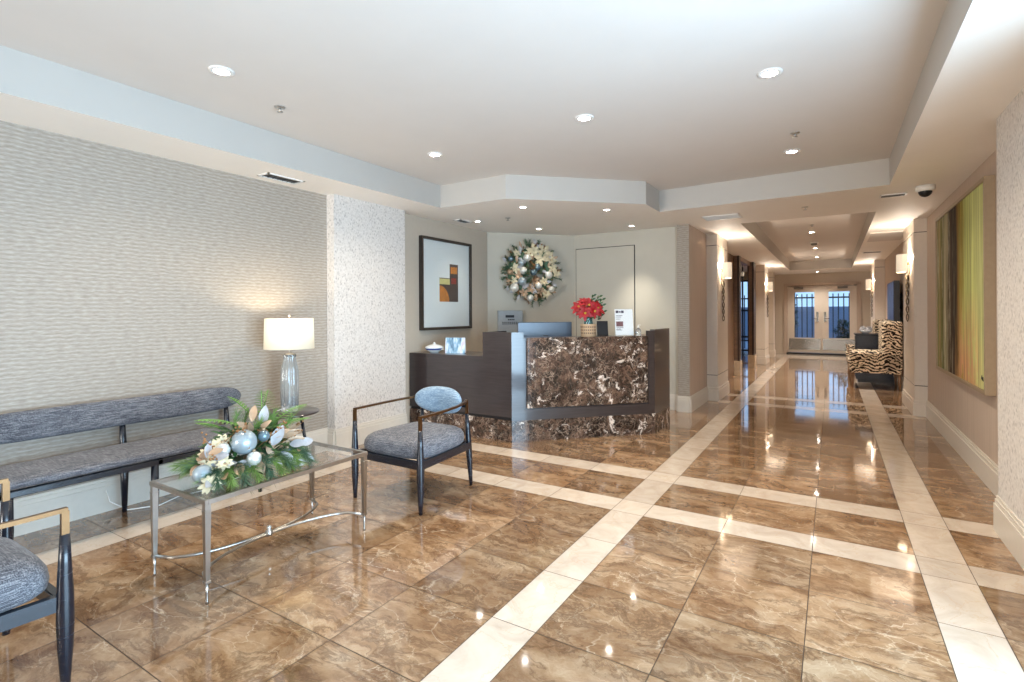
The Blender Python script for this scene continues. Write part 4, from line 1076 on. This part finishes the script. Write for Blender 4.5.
# ------------------------------------------------------------------ flower arrangement on the coffee table
fa_ = thing('winter_floral_centerpiece', 'large winter arrangement of pine, silver leaves and pale baubles on the coffee table', 'flowers', (-2.66, 1.60, H))
MB().box(-.10, .10, -.22, .22, .0, .06, .015).build('foam_tray', M['leafgreen'], fa_)
rnd = random.Random(11)
md = MB()
for k in range(420):     # dark leafy mound that fills the middle
    a = rnd.uniform(0, 2*PI); q = rnd.random()**.5; h = rnd.uniform(.02, 1)
    p = (.115*q*math.cos(a)*(1.1-.5*h), .25*q*math.sin(a)*(1.1-.6*h), .03+.19*h)
    md.leaf(p, (math.cos(a)*.8+rnd.uniform(-.4, .4), math.sin(a)*.9+rnd.uniform(-.4, .4), rnd.uniform(-.2, .9)), (.3, -.2, 1), rnd.uniform(.04, .07), rnd.uniform(.014, .024), .25, 3)
md.build('leafy_mound', M['leafgreen'], fa_)['kind'] = 'stuff'
for k in range(24):      # low pine all round
    a = 2*PI*k/24+rnd.uniform(-.12, .12); p = (.05*math.cos(a), .16*math.sin(a), .05+rnd.uniform(0, .06))
    MB().spray(p, (math.cos(a)*.75, math.sin(a)*1.0, rnd.uniform(-.10, .22)), rnd.uniform(.12, .19), .075, 150, .55, .18, .0018).build('pine_spray', M['pine' if k % 3 else 'pine2'], fa_)
for k in range(9):       # trailing over the near edge
    y_ = -.27+.065*k
    MB().spray((.09, y_*.8, .08), (.8, y_*1.2, .0), rnd.uniform(.10, .15), .075, 150, .6, .5, .0018).build('pine_spray', M['pine' if k % 2 else 'pine2'], fa_)
for k in range(11):      # upright pine in the middle
    p = (rnd.uniform(-.05, .05), rnd.uniform(-.08, .16), .10)
    MB().spray(p, (rnd.uniform(-.5, .5), rnd.uniform(-.6, .7), 1), rnd.uniform(.15, .22), .06, 120, .6, .05, .0018).build('pine_spray', M['pine'], fa_)
def frond(parent, p, d, L, mk):
    m = MB(); p = Vector(p); d = Vector(d).normalized(); up = Vector((0, 0, 1)); sd = d.cross(up).normalized(); pts = []
    for i in range(13):
        t_ = i/12; pts.append(p+d*(L*t_)-up*(.22*L*t_*t_))
    m.tube(pts, [.003]*12+[.001], 5)
    for i in range(1, 13):
        ll = .34*L*math.sin(PI*min(1, .15+.8*i/12))
        for s in (-1, 1): m.leaf(pts[i], sd*s+d*.5, up, ll*.7, .016, .2, 3)
    m.build('fern_frond', M[mk], parent)
for p, d, L in (((-.05, .02, .22), (-.3, -1, .55), .26), ((-.04, .08, .24), (-.6, -.4, .9), .24), ((-.02, .10, .25), (-.5, .5, .9), .24), ((0, .15, .22), (-.2, 1.1, .55), .28), ((.04, .12, .20), (.3, 1, .4), .22), ((-.05, -.05, .2), (-.7, -.7, .6), .2), ((-.05, .12, .26), (-.2, .1, 1), .18)):
    frond(fa_, p, d, L, 'fern')
for (x, y, z, L, W, d, mk) in (   # magnolia leaves turned to the lobby side
        (.03, .07, .22, .11, .05, (.1, .1, 1), 'silver'), (.12, .07, .13, .11, .06, (.3, .35, .9), 'silver'), (.13, .0, .11, .09, .06, (.5, -.4, -.5), 'champ'),
        (.12, .12, .08, .09, .05, (.6, .3, -.5), 'silver'), (.13, .22, .05, .09, .055, (.6, .4, -.3), 'silver'), (.07, .26, .09, .09, .05, (.3, .9, .1), 'silver'),
        (.11, .18, .11, .09, .045, (.6, .3, .1), 'silver'), (.13, -.04, .09, .09, .06, (.7, .1, -.6), 'champ'), (.14, -.01, .05, .10, .06, (.7, .3, -.4), 'champ'),
        (.13, -.12, .08, .08, .05, (.6, -.3, -.3), 'champ'), (.12, .05, .06, .09, .06, (.8, .2, -.4), 'silver'), (.15, .15, .04, .08, .05, (.7, .5, -.3), 'silver'),
        (.05, -.02, .23, .08, .03, (.3, -.9, .6), 'champ'), (.05, .0, .21, .09, .03, (.6, -.5, .5), 'champ'), (.05, .04, .21, .09, .03, (.7, .1, .5), 'champ'), (.06, .02, .2, .08, .028, (.8, -.2, .2), 'champ'),
        (.06, .15, .18, .09, .028, (.4, .8, .6), 'champ'), (.07, .17, .16, .10, .03, (.5, .9, .2), 'champ'), (.08, .15, .15, .09, .028, (.8, .6, .3), 'champ'), (.05, .19, .17, .10, .03, (.2, 1, .4), 'champ'), (.08, .19, .13, .09, .03, (.6, .9, .0), 'champ'),
        (.14, -.2, .05, .08, .045, (.7, -.4, .1), 'champ'), (.14, -.25, .03, .08, .045, (.6, -.6, .1), 'silver'), (.0, .03, .25, .09, .04, (-.2, .3, 1), 'champ')):
    MB().leaf((x, y, z), d, (.75, -.55, .35), L, W, .18, 6, fold=.25).build('magnolia_leaf', M[mk], fa_)
for (x, y, z, r, mk) in ((.10, -.075, .175, .062, 'bauble'), (.155, -.055, .095, .036, 'bauble2'), (.06, -.16, .15, .035, 'bauble2'), (.08, -.27, .06, .045, 'bauble'), (.12, .02, .19, .03, 'bauble3'), (.10, .17, .06, .03, 'bauble3')):
    b_ = MB().ball((x, y, z), r, 16).build('bauble', M[mk], fa_)
    MB().lathe([(.009, 0), (.009, .01), (.0001, .012)], c=(x, y, z+r-.002), n=10).build('cap', M['gold'], b_)
for (x, y, z, r) in ((.02, -.14, .18, .05), (.04, -.18, .16, .05), (.07, -.20, .13, .045), (.03, -.22, .14, .04), (.12, -.24, .05, .05), (.16, -.28, .03, .05), (.13, -.19, .10, .04), (.06, -.24, .11, .045)):
    flower(fa_, (x, y, z), (.6, -.5, .6), r*.85, 'silver' if r > .05 else 'ivory', 'fabric_flower', 9)
for k in range(26):      # small champagne and silver leaves tucked between
    a = rnd.uniform(-1.9, 1.9); p = Vector((rnd.uniform(.02, .13), rnd.uniform(-.26, .28), rnd.uniform(.04, .17)))
    MB().leaf(p, (rnd.uniform(.1, 1), rnd.uniform(-.8, .8), rnd.uniform(-.3, .7)), (.7, -.5, .5), rnd.uniform(.06, .09), rnd.uniform(.028, .045), .25, 5, fold=.25).build('small_leaf', M['champ' if k % 3 else 'silver'], fa_)
for k in range(16):
    p = Vector((rnd.uniform(-.02, .1), rnd.uniform(-.22, .24), .12)); d = Vector((rnd.uniform(.0, .7), rnd.uniform(-.7, .9), rnd.uniform(.2, .9))).normalized(); L = rnd.uniform(.12, .2)
    m = MB().tube([p, p+d*L*.5, p+d*L-Vector((0, 0, .01))], [.0025, .002, .001], 5)
    for q in range(9): m.ball(p+d*L*(.4+.6*q/8)+Vector((rnd.uniform(-1, 1), rnd.uniform(-1, 1), rnd.uniform(-1, 1)))*.012, .0055, 5)
    m.build('berry_twig', M['twig'], fa_)
